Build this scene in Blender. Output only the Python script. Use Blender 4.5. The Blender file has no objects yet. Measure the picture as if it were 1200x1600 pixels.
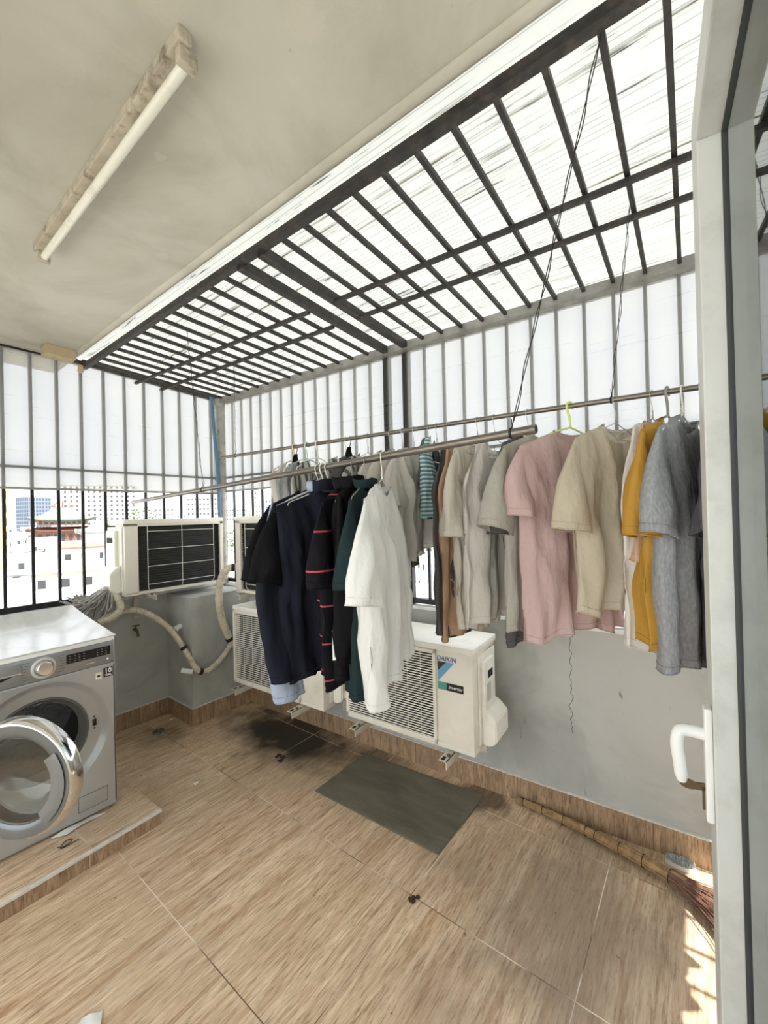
import bpy, bmesh, math, random
from mathutils import Vector, Matrix, noise
PI = math.pi
R = math.radians
S = bpy.context.scene
C = S.collection

# ------------------------------------------------------------------ camera
FPX = 644.385
yaw, pitch, roll = R(52.5517), R(0.38964), R(-1.36717)
fw = Vector((math.sin(yaw)*math.cos(pitch), math.cos(yaw)*math.cos(pitch), math.sin(pitch)))
rr = Vector((math.cos(yaw), -math.sin(yaw), 0))
uu = rr.cross(fw)
RT = rr*math.cos(roll) + uu*math.sin(roll)
UP = -rr*math.sin(roll) + uu*math.cos(roll)
cam_d = bpy.data.cameras.new('camera')
cam = bpy.data.objects.new('camera', cam_d)
C.objects.link(cam)
CAM = Vector((0, 0, 1.5))
m = Matrix((RT, UP, -fw)).transposed().to_4x4()
m.translation = CAM
cam.matrix_world = m
cam_d.sensor_fit = 'HORIZONTAL'
cam_d.sensor_width = 36
cam_d.lens = 36*FPX/1200
cam_d.clip_start = 0.02
cam_d.clip_end = 2000
S.camera = cam

# ------------------------------------------------------------------ world, sun, exposure
S.view_settings.view_transform = 'Standard'
S.view_settings.look = 'None'
S.view_settings.gamma = 1
S.view_settings.use_curve_mapping = False
S.view_settings.exposure = 1.05
SKY = 1.55
SUN = 6.0
wd = bpy.data.worlds.new('sky')
S.world = wd
wd.use_nodes = True
wn = wd.node_tree.nodes
wl = wd.node_tree.links
bg = wn['Background']
tc = wn.new('ShaderNodeTexCoord')
sep = wn.new('ShaderNodeSeparateXYZ')
wl.new(tc.outputs['Generated'], sep.inputs[0])
nz = wn.new('ShaderNodeTexNoise')
nz.inputs['Scale'].default_value = 3.0
nz.inputs['Detail'].default_value = 6
mp = wn.new('ShaderNodeMapping')
mp.inputs['Scale'].default_value = (1, 1, 3)
wl.new(tc.outputs['Generated'], mp.inputs[0])
wl.new(mp.outputs[0], nz.inputs['Vector'])
cr = wn.new('ShaderNodeValToRGB')
cr.color_ramp.elements[0].position = 0.35
cr.color_ramp.elements[0].color = (0.80, 0.86, 0.93, 1)
cr.color_ramp.elements[1].position = 0.62
cr.color_ramp.elements[1].color = (0.95, 0.96, 0.97, 1)
wl.new(nz.outputs['Fac'], cr.inputs[0])
wl.new(cr.outputs[0], bg.inputs['Color'])
bg.inputs['Strength'].default_value = SKY
sun_d = bpy.data.lights.new('sun', 'SUN')
sun_d.energy = SUN
sun_d.angle = R(0.6)
sun_d.color = (1.0, 0.97, 0.92)
sun = bpy.data.objects.new('sun', sun_d)
C.objects.link(sun)
az = R(3)
el = R(60)
sdir = Vector((math.sin(az)*math.cos(el), -math.cos(az)*math.cos(el), math.sin(el)))
sun.rotation_euler = sdir.to_track_quat('Z', 'Y').to_euler()
sun.location = sdir*10 + Vector((1, 0, 3))

# ------------------------------------------------------------------ materials
MATS = {}
def mat(name, col, rough=0.6, metal=0.0, var=0.0, vscale=8.0, dirt=None, dirt_amt=0.4, dscale=6.0,
        bump=0.0, bscale=60.0, stretch=(1, 1, 1), trans=0.0, spec=0.5, coat=0.0, tr_col=None):
    if name in MATS:
        return MATS[name]
    mt = bpy.data.materials.new(name)
    mt.use_nodes = True
    n, l = mt.node_tree.nodes, mt.node_tree.links
    b = n['Principled BSDF']
    b.inputs['Base Color'].default_value = (*col, 1)
    b.inputs['Roughness'].default_value = rough
    b.inputs['Metallic'].default_value = metal
    b.inputs['Specular IOR Level'].default_value = spec
    b.inputs['Coat Weight'].default_value = coat
    tcn = n.new('ShaderNodeTexCoord')
    mpn = n.new('ShaderNodeMapping')
    mpn.inputs['Scale'].default_value = stretch
    l.new(tcn.outputs['Object'], mpn.inputs[0])
    last = None
    if var > 0:
        x = n.new('ShaderNodeTexNoise')
        x.inputs['Scale'].default_value = vscale
        x.inputs['Detail'].default_value = 5
        l.new(mpn.outputs[0], x.inputs['Vector'])
        rp = n.new('ShaderNodeValToRGB')
        rp.color_ramp.elements[0].position = 0.3
        rp.color_ramp.elements[1].position = 0.7
        rp.color_ramp.elements[0].color = (*[max(0, c*(1-var)) for c in col], 1)
        rp.color_ramp.elements[1].color = (*[min(1, c*(1+var*0.6)) for c in col], 1)
        l.new(x.outputs['Fac'], rp.inputs[0])
        last = rp.outputs[0]
    if dirt:
        x = n.new('ShaderNodeTexNoise')
        x.inputs['Scale'].default_value = dscale
        x.inputs['Detail'].default_value = 8
        x.inputs['Roughness'].default_value = 0.7
        l.new(mpn.outputs[0], x.inputs['Vector'])
        rp = n.new('ShaderNodeValToRGB')
        rp.color_ramp.elements[0].position = 0.5
        rp.color_ramp.elements[0].color = (0, 0, 0, 1)
        rp.color_ramp.elements[1].position = 0.75
        rp.color_ramp.elements[1].color = (dirt_amt,)*3 + (1,)
        l.new(x.outputs['Fac'], rp.inputs[0])
        mx = n.new('ShaderNodeMix')
        mx.data_type = 'RGBA'
        l.new(rp.outputs[0], mx.inputs['Factor'])
        if last:
            l.new(last, mx.inputs['A'])
        else:
            mx.inputs['A'].default_value = (*col, 1)
        mx.inputs['B'].default_value = (*dirt, 1)
        last = mx.outputs['Result']
    if last:
        l.new(last, b.inputs['Base Color'])
    bn = None
    if bump > 0:
        x = n.new('ShaderNodeTexNoise')
        x.inputs['Scale'].default_value = bscale
        x.inputs['Detail'].default_value = 4
        l.new(mpn.outputs[0], x.inputs['Vector'])
        bn = n.new('ShaderNodeBump')
        bn.inputs['Strength'].default_value = bump
        bn.inputs['Distance'].default_value = 0.01
        l.new(x.outputs['Fac'], bn.inputs['Height'])
        l.new(bn.outputs[0], b.inputs['Normal'])
    if trans > 0:
        t = n.new('ShaderNodeBsdfTranslucent')
        t.inputs['Color'].default_value = (*(tr_col or col), 1)
        if bn: l.new(bn.outputs[0], t.inputs['Normal'])
        ms = n.new('ShaderNodeMixShader')
        ms.inputs[0].default_value = trans
        l.new(b.outputs[0], ms.inputs[1])
        l.new(t.outputs[0], ms.inputs[2])
        l.new(ms.outputs[0], n['Material Output'].inputs['Surface'])
    MATS[name] = mt
    return mt

def srgb(r, g, b):
    f = lambda c: (c/255/12.92) if c/255 <= 0.04045 else ((c/255+0.055)/1.055)**2.4
    return (f(r), f(g), f(b))

def N_(nt, kind, **kw):
    x = nt.nodes.new(kind)
    for k, v in kw.items():
        setattr(x, k, v)
    return x
def ramp(nt, src, stops):
    r = nt.nodes.new('ShaderNodeValToRGB')
    e = r.color_ramp.elements
    while len(e) < len(stops): e.new(0.5)
    for i, (p, c) in enumerate(stops):
        e[i].position = p
        e[i].color = (*c, 1) if len(c) == 3 else c
    nt.links.new(src, r.inputs[0])
    return r.outputs[0]
def math_n(nt, op, a, b=None, c=None):
    x = nt.nodes.new('ShaderNodeMath')
    x.operation = op
    for i, v in enumerate((a, b, c)):
        if v is None: continue
        if isinstance(v, (int, float)): x.inputs[i].default_value = v
        else: nt.links.new(v, x.inputs[i])
    return x.outputs[0]
def mixc(nt, f, a, b, mode='MIX'):
    x = nt.nodes.new('ShaderNodeMix')
    x.data_type = 'RGBA'
    x.blend_type = mode
    for k, v in (('Factor', f), ('A', a), ('B', b)):
        if isinstance(v, (int, float)): x.inputs[k].default_value = v
        elif isinstance(v, tuple): x.inputs[k].default_value = (*v, 1)
        else: nt.links.new(v, x.inputs[k])
    return x.outputs['Result']

def wood_tile(name, light, dark, grout, grid=True, vertical=False, dirt_spots=True):
    mt = bpy.data.materials.new(name)
    mt.use_nodes = True
    nt = mt.node_tree
    n, l = nt.nodes, nt.links
    b = n['Principled BSDF']
    tcn = n.new('ShaderNodeTexCoord')
    sp = n.new('ShaderNodeSeparateXYZ')
    l.new(tcn.outputs['Object'], sp.inputs[0])
    X, Y, Z = sp.outputs
    if vertical:
        tx = math_n(nt, 'FLOOR', math_n(nt, 'DIVIDE', math_n(nt, 'ADD', math_n(nt, 'ADD', X, Y), 0.17), 0.6))
        cid = tx
    else:
        gx = math_n(nt, 'DIVIDE', math_n(nt, 'SUBTRACT', X, 0.137), 0.602)
        gy = math_n(nt, 'DIVIDE', math_n(nt, 'SUBTRACT', Y, 0.337), 0.602)
        cid = math_n(nt, 'ADD', math_n(nt, 'MULTIPLY', math_n(nt, 'FLOOR', gx), 7.3), math_n(nt, 'MULTIPLY', math_n(nt, 'FLOOR', gy), 3.1))
    cmb = n.new('ShaderNodeCombineXYZ')
    if vertical:
        l.new(math_n(nt, 'MULTIPLY', math_n(nt, 'ADD', X, Y), 26), cmb.inputs[0])
        l.new(math_n(nt, 'MULTIPLY', Z, 3.0), cmb.inputs[1])
    else:
        l.new(math_n(nt, 'MULTIPLY', X, 2.6), cmb.inputs[0])
        l.new(math_n(nt, 'MULTIPLY', Y, 30), cmb.inputs[1])
    l.new(cid, cmb.inputs[2])
    n1 = n.new('ShaderNodeTexNoise')
    n1.inputs['Scale'].default_value = 1.0
    n1.inputs['Detail'].default_value = 6
    n1.inputs['Roughness'].default_value = 0.62
    n1.inputs['Distortion'].default_value = 0.9
    l.new(cmb.outputs[0], n1.inputs['Vector'])
    n2 = n.new('ShaderNodeTexNoise')
    n2.inputs['Scale'].default_value = 5.0
    n2.inputs['Detail'].default_value = 5
    n2.inputs['Roughness'].default_value = 0.75
    n2.inputs['Distortion'].default_value = 0.3
    l.new(cmb.outputs[0], n2.inputs['Vector'])
    mid = tuple((a+c)/2 for a, c in zip(light, dark))
    base = ramp(nt, n1.outputs['Fac'], [(0.3, dark), (0.46, mid), (0.62, light)])
    fine = ramp(nt, n2.outputs['Fac'], [(0.36, (0.36, 0.28, 0.21)), (0.47, (0.86, 0.83, 0.79)), (0.60, (1.12, 1.12, 1.12))])
    colr = mixc(nt, 0.85, base, fine, 'MULTIPLY')
    # per tile tone
    wn_ = n.new('ShaderNodeTexWhiteNoise')
    wn_.noise_dimensions = '1D'
    l.new(cid, wn_.inputs['W'])
    tone = ramp(nt, wn_.outputs['Value'], [(0, (0.86, 0.85, 0.84)), (1, (1, 1, 1))])
    colr = mixc(nt, 1.0, colr, tone, 'MULTIPLY')
    # large patches of grime
    n3 = n.new('ShaderNodeTexNoise')
    n3.inputs['Scale'].default_value = 2.2
    n3.inputs['Detail'].default_value = 5
    l.new(tcn.outputs['Object'], n3.inputs['Vector'])
    gr = ramp(nt, n3.outputs['Fac'], [(0.42, (0, 0, 0)), (0.7, (0.5, 0.5, 0.5))])
    colr = mixc(nt, gr, colr, tuple(c*0.62 for c in mid))
    if not vertical:
        # greyer brown area near the right wall, with its own outline
        def blob(cx, cy, rx, ry, amt, colour, col_in, seedscale=5.0, soft=0.35):
            dx = math_n(nt, 'DIVIDE', math_n(nt, 'SUBTRACT', X, cx), rx)
            dy = math_n(nt, 'DIVIDE', math_n(nt, 'SUBTRACT', Y, cy), ry)
            d = math_n(nt, 'SQRT', math_n(nt, 'ADD', math_n(nt, 'MULTIPLY', dx, dx), math_n(nt, 'MULTIPLY', dy, dy)))
            q = n.new('ShaderNodeTexNoise')
            q.inputs['Scale'].default_value = seedscale
            q.inputs['Detail'].default_value = 6
            l.new(tcn.outputs['Object'], q.inputs['Vector'])
            d2 = math_n(nt, 'ADD', d, math_n(nt, 'MULTIPLY', math_n(nt, 'SUBTRACT', q.outputs['Fac'], 0.5), 1.3))
            f = ramp(nt, d2, [(1-soft if 1-soft > 0 else 0, (amt,)*3), (1.0, (0, 0, 0))])
            return mixc(nt, f, col_in, colour)
        colr = blob(1.60, 0.40, 0.72, 0.60, 0.72, srgb(120, 103, 86), colr, 3.5, 0.8)
        colr = blob(1.86, 2.30, 0.37, 0.72, 0.95, srgb(22, 20, 17), colr, 5.0, 0.6)  # black stain below the low air conditioner, its shadow painted in with it
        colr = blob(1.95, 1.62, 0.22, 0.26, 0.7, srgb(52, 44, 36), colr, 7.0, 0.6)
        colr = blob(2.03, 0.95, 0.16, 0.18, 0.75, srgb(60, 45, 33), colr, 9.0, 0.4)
        colr = blob(1.34, 3.02, 0.2, 0.24, 0.55, srgb(70, 52, 36), colr, 9.0, 0.7)
        # pitted dark specks
        v = n.new('ShaderNodeTexNoise')
        v.inputs['Scale'].default_value = 38
        v.inputs['Detail'].default_value = 3
        l.new(tcn.outputs['Object'], v.inputs['Vector'])
        sp2 = ramp(nt, v.outputs['Fac'], [(0.71, (0, 0, 0)), (0.76, (0.75, 0.75, 0.75))])
        colr = mixc(nt, sp2, colr, srgb(70, 52, 38))
    if grid:
        def line(g, wdt):
            fr = math_n(nt, 'FRACT', g)
            return math_n(nt, 'LESS_THAN', math_n(nt, 'MINIMUM', fr, math_n(nt, 'SUBTRACT', 1.0, fr)), wdt)
        if vertical:
            g = line(math_n(nt, 'DIVIDE', math_n(nt, 'ADD', math_n(nt, 'ADD', X, Y), 0.17), 0.6), 0.003)
        else:
            g = math_n(nt, 'MAXIMUM', line(gx, 0.0028), line(gy, 0.0028))
        n4 = n.new('ShaderNodeTexNoise')
        n4.inputs['Scale'].default_value = 3.0
        l.new(tcn.outputs['Object'], n4.inputs['Vector'])
        gc = ramp(nt, n4.outputs['Fac'], [(0.42, srgb(105, 85, 65)), (0.56, grout)])
        colr = mixc(nt, g, colr, gc)
    l.new(colr, b.inputs['Base Color'])
    b.inputs['Roughness'].default_value = 0.5
    bp = n.new('ShaderNodeBump')
    bp.inputs['Strength'].default_value = 0.12
    bp.inputs['Distance'].default_value = 0.002
    l.new(n2.outputs['Fac'], bp.inputs['Height'])
    l.new(bp.outputs[0], b.inputs['Normal'])
    return mt

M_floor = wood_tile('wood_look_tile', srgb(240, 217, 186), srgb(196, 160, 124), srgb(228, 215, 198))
M_skirt = wood_tile('wood_look_skirting_tile', srgb(192, 164, 132), srgb(138, 112, 86), srgb(200, 188, 170), vertical=True)
M_grout = mat('white_cement', srgb(215, 212, 203), 0.8, var=0.15, vscale=30)

def plaster(name, base, blotch, scale=1.6, chips=True, streaks=False):
    mt = bpy.data.materials.new(name)
    mt.use_nodes = True
    nt = mt.node_tree
    n, l = nt.nodes, nt.links
    b = n['Principled BSDF']
    tcn = n.new('ShaderNodeTexCoord')
    a = n.new('ShaderNodeTexNoise')
    a.inputs['Scale'].default_value = scale
    a.inputs['Detail'].default_value = 8
    a.inputs['Roughness'].default_value = 0.6
    a.inputs['Distortion'].default_value = 0.6
    l.new(tcn.outputs['Object'], a.inputs['Vector'])
    col = ramp(nt, a.outputs['Fac'], [(0.32, blotch), (0.55, base), (0.75, tuple(min(1, c*1.07) for c in base))])
    f = n.new('ShaderNodeTexNoise')
    f.inputs['Scale'].default_value = 14
    f.inputs['Detail'].default_value = 10
    f.inputs['Roughness'].default_value = 0.72
    f.inputs['Distortion'].default_value = 1.2
    mpn = n.new('ShaderNodeMapping')
    mpn.inputs['Scale'].default_value = (1, 1, 0.25) if streaks else (1, 0.7, 1)
    l.new(tcn.outputs['Object'], mpn.inputs[0])
    l.new(mpn.outputs[0], f.inputs['Vector'])
    sc = ramp(nt, f.outputs['Fac'], [(0.30, (1, 1, 1)), (0.35, (0, 0, 0))] if streaks else [(0.27, (0.6,)*3), (0.33, (0, 0, 0))])
    col = mixc(nt, sc, col, tuple(c*0.6 for c in blotch))
    if streaks:
        spc = n.new('ShaderNodeSeparateXYZ'); l.new(tcn.outputs['Object'], spc.inputs[0])
        cz = n.new('ShaderNodeTexNoise'); cz.noise_dimensions = '1D'; cz.inputs['Scale'].default_value = 14; cz.inputs['Detail'].default_value = 5
        l.new(spc.outputs[2], cz.inputs['W'])
        off = math_n(nt, 'MULTIPLY', math_n(nt, 'SUBTRACT', cz.outputs['Fac'], 0.5), 0.06)
        dd = math_n(nt, 'ABSOLUTE', math_n(nt, 'SUBTRACT', math_n(nt, 'SUBTRACT', spc.outputs[1], 0.405), off))
        ck = math_n(nt, 'MULTIPLY', math_n(nt, 'LESS_THAN', dd, 0.0013), math_n(nt, 'GREATER_THAN', spc.outputs[2], 0.42))
        col = mixc(nt, ck, col, srgb(60, 60, 58))
    l.new(col, b.inputs['Base Color'])
    b.inputs['Roughness'].default_value = 0.85
    h = n.new('ShaderNodeTexNoise')
    h.inputs['Scale'].default_value = 5
    h.inputs['Detail'].default_value = 9
    h.inputs['Roughness'].default_value = 0.6
    l.new(tcn.outputs['Object'], h.inputs['Vector'])
    hh = h.outputs['Fac']
    if chips:
        # flaking spots: two clusters of broken paint
        sp = n.new('ShaderNodeSeparateXYZ')
        l.new(tcn.outputs['Object'], sp.inputs[0])
        k = n.new('ShaderNodeTexNoise')
        k.inputs['Scale'].default_value = 60
        k.inputs['Detail'].default_value = 4
        l.new(tcn.outputs['Object'], k.inputs['Vector'])
        tot = None
        for cx, cy, r in CHIPS:
            dx = math_n(nt, 'SUBTRACT', sp.outputs[0], cx)
            dy = math_n(nt, 'SUBTRACT', sp.outputs[1], cy)
            d = math_n(nt, 'SQRT', math_n(nt, 'ADD', math_n(nt, 'MULTIPLY', dx, dx), math_n(nt, 'MULTIPLY', dy, dy)))
            g = math_n(nt, 'MAXIMUM', math_n(nt, 'SUBTRACT', 1.0, math_n(nt, 'DIVIDE', d, r)), 0.0)
            tot = g if tot is None else math_n(nt, 'ADD', tot, g)
        hit = math_n(nt, 'MULTIPLY', math_n(nt, 'GREATER_THAN', math_n(nt, 'MULTIPLY', tot, k.outputs['Fac']), 0.22), 1.0)
        col2 = mixc(nt, math_n(nt, 'MULTIPLY', hit, 0.3), col, srgb(205, 200, 184))
        l.new(col2, b.inputs['Base Color'])
        hh = math_n(nt, 'SUBTRACT', hh, math_n(nt, 'MULTIPLY', hit, 0.5))
    bp = n.new('ShaderNodeBump')
    bp.inputs['Strength'].default_value = 0.35
    bp.inputs['Distance'].default_value = 0.012
    l.new(hh, bp.inputs['Height'])
    l.new(bp.outputs[0], b.inputs['Normal'])
    return mt
CHIPS = [(0.63, 0.67, 0.075), (0.40, 0.91, 0.035), (0.70, 0.79, 0.03), (0.589, 1.273, 0.03), (0.815, 1.75, 0.035)]
M_ceil = plaster('old_ceiling_paint', srgb(192, 190, 177), srgb(164, 161, 145))
M_wall = plaster('grey_blue_wall_paint', srgb(184, 185, 179), srgb(160, 162, 155), 2.2, chips=False, streaks=True)
M_wall_in = mat('white_wall_paint', srgb(225, 224, 218), 0.8, var=0.05)
M_sill = mat('white_sill', srgb(235, 234, 228), 0.7, var=0.12, vscale=12)

def sheet_mat(name, tp, flat, colr, dirt, dirtcol, dark):
    """translucent twin-wall polycarbonate; flutes run along flat axis"""
    mt = bpy.data.materials.new(name)
    mt.use_nodes = True
    nt = mt.node_tree
    n, l = nt.nodes, nt.links
    out = n['Material Output']
    tcn = n.new('ShaderNodeTexCoord')
    mpn = n.new('ShaderNodeMapping')
    mpn.inputs['Scale'].default_value = flat
    l.new(tcn.outputs['Object'], mpn.inputs[0])
    a = n.new('ShaderNodeTexNoise')
    a.inputs['Scale'].default_value = 1
    a.inputs['Detail'].default_value = 4
    a.inputs['Roughness'].default_value = 0.7
    l.new(mpn.outputs[0], a.inputs['Vector'])
    s1 = ramp(nt, a.outputs['Fac'], [(0.0, (1, 1, 1)), (0.33, (1, 1, 1)), (0.37, (0, 0, 0))])
    b2 = n.new('ShaderNodeTexNoise')
    b2.inputs['Scale'].default_value = 0.33
    b2.inputs['Detail'].default_value = 5
    b2.inputs['Roughness'].default_value = 0.7
    l.new(mpn.outputs[0], b2.inputs['Vector'])
    s2 = ramp(nt, b2.outputs['Fac'], [(0.62, (0, 0, 0)), (0.72, (1, 1, 1))])
    col = mixc(nt, math_n(nt, 'MULTIPLY', s1, dirt), colr, dark)
    col = mixc(nt, math_n(nt, 'MULTIPLY', s2, dirt), col, dirtcol)
    if flat[0] > 20:
        # fine flute lines, broken along their length
        fl = n.new('ShaderNodeSeparateXYZ'); l.new(tcn.outputs['Object'], fl.inputs[0])
        fx = math_n(nt, 'FRACT', math_n(nt, 'DIVIDE', fl.outputs[0], 0.021))
        c3 = n.new('ShaderNodeMapping'); c3.inputs['Scale'].default_value = (48, 3.5, 1); l.new(tcn.outputs['Object'], c3.inputs[0])
        q3 = n.new('ShaderNodeTexNoise'); q3.inputs['Scale'].default_value = 1; q3.inputs['Detail'].default_value = 3; l.new(c3.outputs[0], q3.inputs['Vector'])
        on = ramp(nt, q3.outputs['Fac'], [(0.42, (0, 0, 0)), (0.52, (0.75, 0.75, 0.75))])
        col = mixc(nt, math_n(nt, 'MULTIPLY', math_n(nt, 'LESS_THAN', fx, 0.13), on), col, (0.27, 0.28, 0.30))
        # long sheet joints with dirt gathered along them
        fj = math_n(nt, 'FRACT', math_n(nt, 'DIVIDE', math_n(nt, 'ADD', fl.outputs[0], 0.07), 0.205))
        c4 = n.new('ShaderNodeMapping'); c4.inputs['Scale'].default_value = (9, 1.6, 1); l.new(tcn.outputs['Object'], c4.inputs[0])
        q4 = n.new('ShaderNodeTexNoise'); q4.inputs['Scale'].default_value = 1; q4.inputs['Detail'].default_value = 6; l.new(c4.outputs[0], q4.inputs['Vector'])
        on4 = ramp(nt, q4.outputs['Fac'], [(0.47, (0, 0, 0)), (0.6, (0.9, 0.9, 0.9))])
        col = mixc(nt, math_n(nt, 'MULTIPLY', math_n(nt, 'LESS_THAN', fj, 0.035), on4), col, (0.10, 0.08, 0.045))
    t = n.new('ShaderNodeBsdfTranslucent')
    l.new(col, t.inputs['Color'])
    g = n.new('ShaderNodeBsdfDiffuse')
    l.new(col, g.inputs['Color'])
    m1 = n.new('ShaderNodeMixShader')
    m1.inputs[0].default_value = 0.2
    l.new(t.outputs[0], m1.inputs[1])
    l.new(g.outputs[0], m1.inputs[2])
    last = m1.outputs[0]
    if tp > 0:
        tr = n.new('ShaderNodeBsdfTransparent')
        m2 = n.new('ShaderNodeMixShader')
        m2.inputs[0].default_value = tp
        l.new(last, m2.inputs[1])
        l.new(tr.outputs[0], m2.inputs[2])
        last = m2.outputs[0]
    l.new(last, out.inputs['Surface'])
    return mt
M_roofsheet = sheet_mat('roof_polycarbonate', 0.0, (75, 2.4, 1), (0.50, 0.505, 0.485), 1.0, (0.075, 0.055, 0.025), (0.08, 0.083, 0.09))
M_wallsheet = sheet_mat('wall_polycarbonate', 0.43, (1.2, 1.2, 60), (0.30, 0.30, 0.275), 0.3, srgb(120, 115, 85), (0.14, 0.14, 0.13))
M_sidesheet = sheet_mat('side_polycarbonate', 0.0, (1.2, 1.2, 60), (0.6, 0.62, 0.6), 0.3, srgb(190, 185, 160), (0.3, 0.3, 0.3))

M_iron = mat('dark_painted_steel', srgb(52, 50, 48), 0.55, 0.3, var=0.35, vscale=25, dirt=srgb(110, 95, 80), dirt_amt=0.5, dscale=18)
M_ironb = mat('black_bar_steel', srgb(22, 22, 24), 0.5, 0.2, var=0.3, vscale=30, dirt=srgb(90, 90, 88), dirt_amt=0.35, dscale=25)
M_rail = mat('pale_galvanised_steel', srgb(150, 148, 142), 0.5, 0.35, var=0.25, vscale=14, dirt=srgb(95, 85, 72), dirt_amt=0.6, dscale=9)
M_pole = mat('dull_steel_pole', srgb(128, 122, 112), 0.38, 0.75, var=0.3, vscale=20, stretch=(6, 0.6, 6))
M_postm = mat('grey_post_paint', srgb(176, 174, 166), 0.6, 0, var=0.2, vscale=14, dirt=srgb(80, 72, 62), dirt_amt=0.8, dscale=16)
M_blue = mat('blue_pvc', srgb(84, 122, 150), 0.45, 0, var=0.15, vscale=16)
M_ac = mat('cream_ac_metal', srgb(222, 217, 202), 0.42, 0, var=0.06, vscale=5, dirt=srgb(160, 150, 130), dirt_amt=0.35, dscale=4)
M_acw = mat('off_white_ac_plastic', srgb(232, 229, 216), 0.4, 0, var=0.05, dirt=srgb(170, 162, 145), dirt_amt=0.3, dscale=6)
M_dark = mat('dark_cavity', srgb(20, 20, 20), 0.8)
M_coil = mat('dark_fin_coil', srgb(40, 41, 38), 0.6, 0.2, var=0.4, vscale=5, stretch=(1, 1, 30))
M_wire_white = mat('white_coated_wire', srgb(225, 224, 215), 0.4)
M_blackwire = mat('black_wire', srgb(28, 26, 25), 0.6)
M_bracket = mat('bracket_cream', srgb(206, 200, 184), 0.6, 0, var=0.2, vscale=16, dirt=srgb(110, 80, 50), dirt_amt=0.7, dscale=20)
M_tape = mat('cream_wrapped_tape', srgb(214, 205, 182), 0.7, 0, var=0.15, vscale=25, dirt=srgb(120, 100, 75), dirt_amt=0.6, dscale=14, bump=0.4, bscale=30)
M_silver = mat('silver_washer_paint', srgb(178, 179, 177), 0.36, 0.4, var=0.04, vscale=4)
M_silver2 = mat('brushed_panel', srgb(152, 153, 152), 0.35, 0.6, var=0.08, vscale=30, stretch=(1, 1, 12))
M_chrome = mat('chrome', (0.8, 0.8, 0.8), 0.12, 1.0, var=0.1, vscale=10)
M_gask = mat('grey_rubber', srgb(96, 96, 92), 0.5)
M_steel = mat('drum_steel', (0.32, 0.32, 0.32), 0.28, 1.0, bump=0.9, bscale=90)
M_black = mat('black_gloss', srgb(16, 16, 18), 0.2)
M_white = mat('white_plastic', srgb(238, 238, 234), 0.35)
M_marble = mat('marble_pattern_cover', srgb(206, 206, 202), 0.25, 0, var=0.08, vscale=5, dirt=srgb(150, 150, 148), dirt_amt=0.7, dscale=3.2, stretch=(1.8, 0.8, 1))
M_mat_rub = mat('worn_grey_rubber_mat', srgb(112, 107, 92), 0.6, 0, var=0.3, vscale=3, dirt=srgb(140, 134, 118), dirt_amt=0.55, dscale=7, stretch=(3, 1, 1))
M_door = mat('white_door_profile', srgb(205, 207, 201), 0.4, 0, var=0.07, vscale=4, dirt=srgb(140, 138, 126), dirt_amt=0.6, dscale=3)
M_straw = mat('straw', srgb(168, 138, 96), 0.8, 0, var=0.4, vscale=40, dirt=srgb(80, 55, 40), dirt_amt=0.6, dscale=30)
M_straw_d = mat('dark_straw', srgb(128, 92, 74), 0.8, 0, var=0.4, vscale=50, dirt=srgb(170, 150, 130), dirt_amt=0.3, dscale=60)
M_mop = mat('grey_mop_cotton', srgb(176, 173, 167), 0.9, 0, var=0.35, vscale=40)
M_tube = mat('milky_tube_glass', srgb(222, 222, 208), 0.25, 0, dirt=srgb(175, 168, 145), dirt_amt=0.6, dscale=8)
M_tubebox = mat('rusty_white_batten', srgb(188, 180, 160), 0.7, 0, var=0.2, vscale=20, dirt=srgb(70, 50, 35), dirt_amt=0.95, dscale=16)
M_cardbox = mat('tan_box', srgb(190, 172, 138), 0.8, 0, var=0.15, vscale=14, dirt=srgb(110, 90, 65), dirt_amt=0.6, dscale=14)
M_brass = mat('old_brass', srgb(110, 95, 72), 0.4, 0.8)

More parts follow.
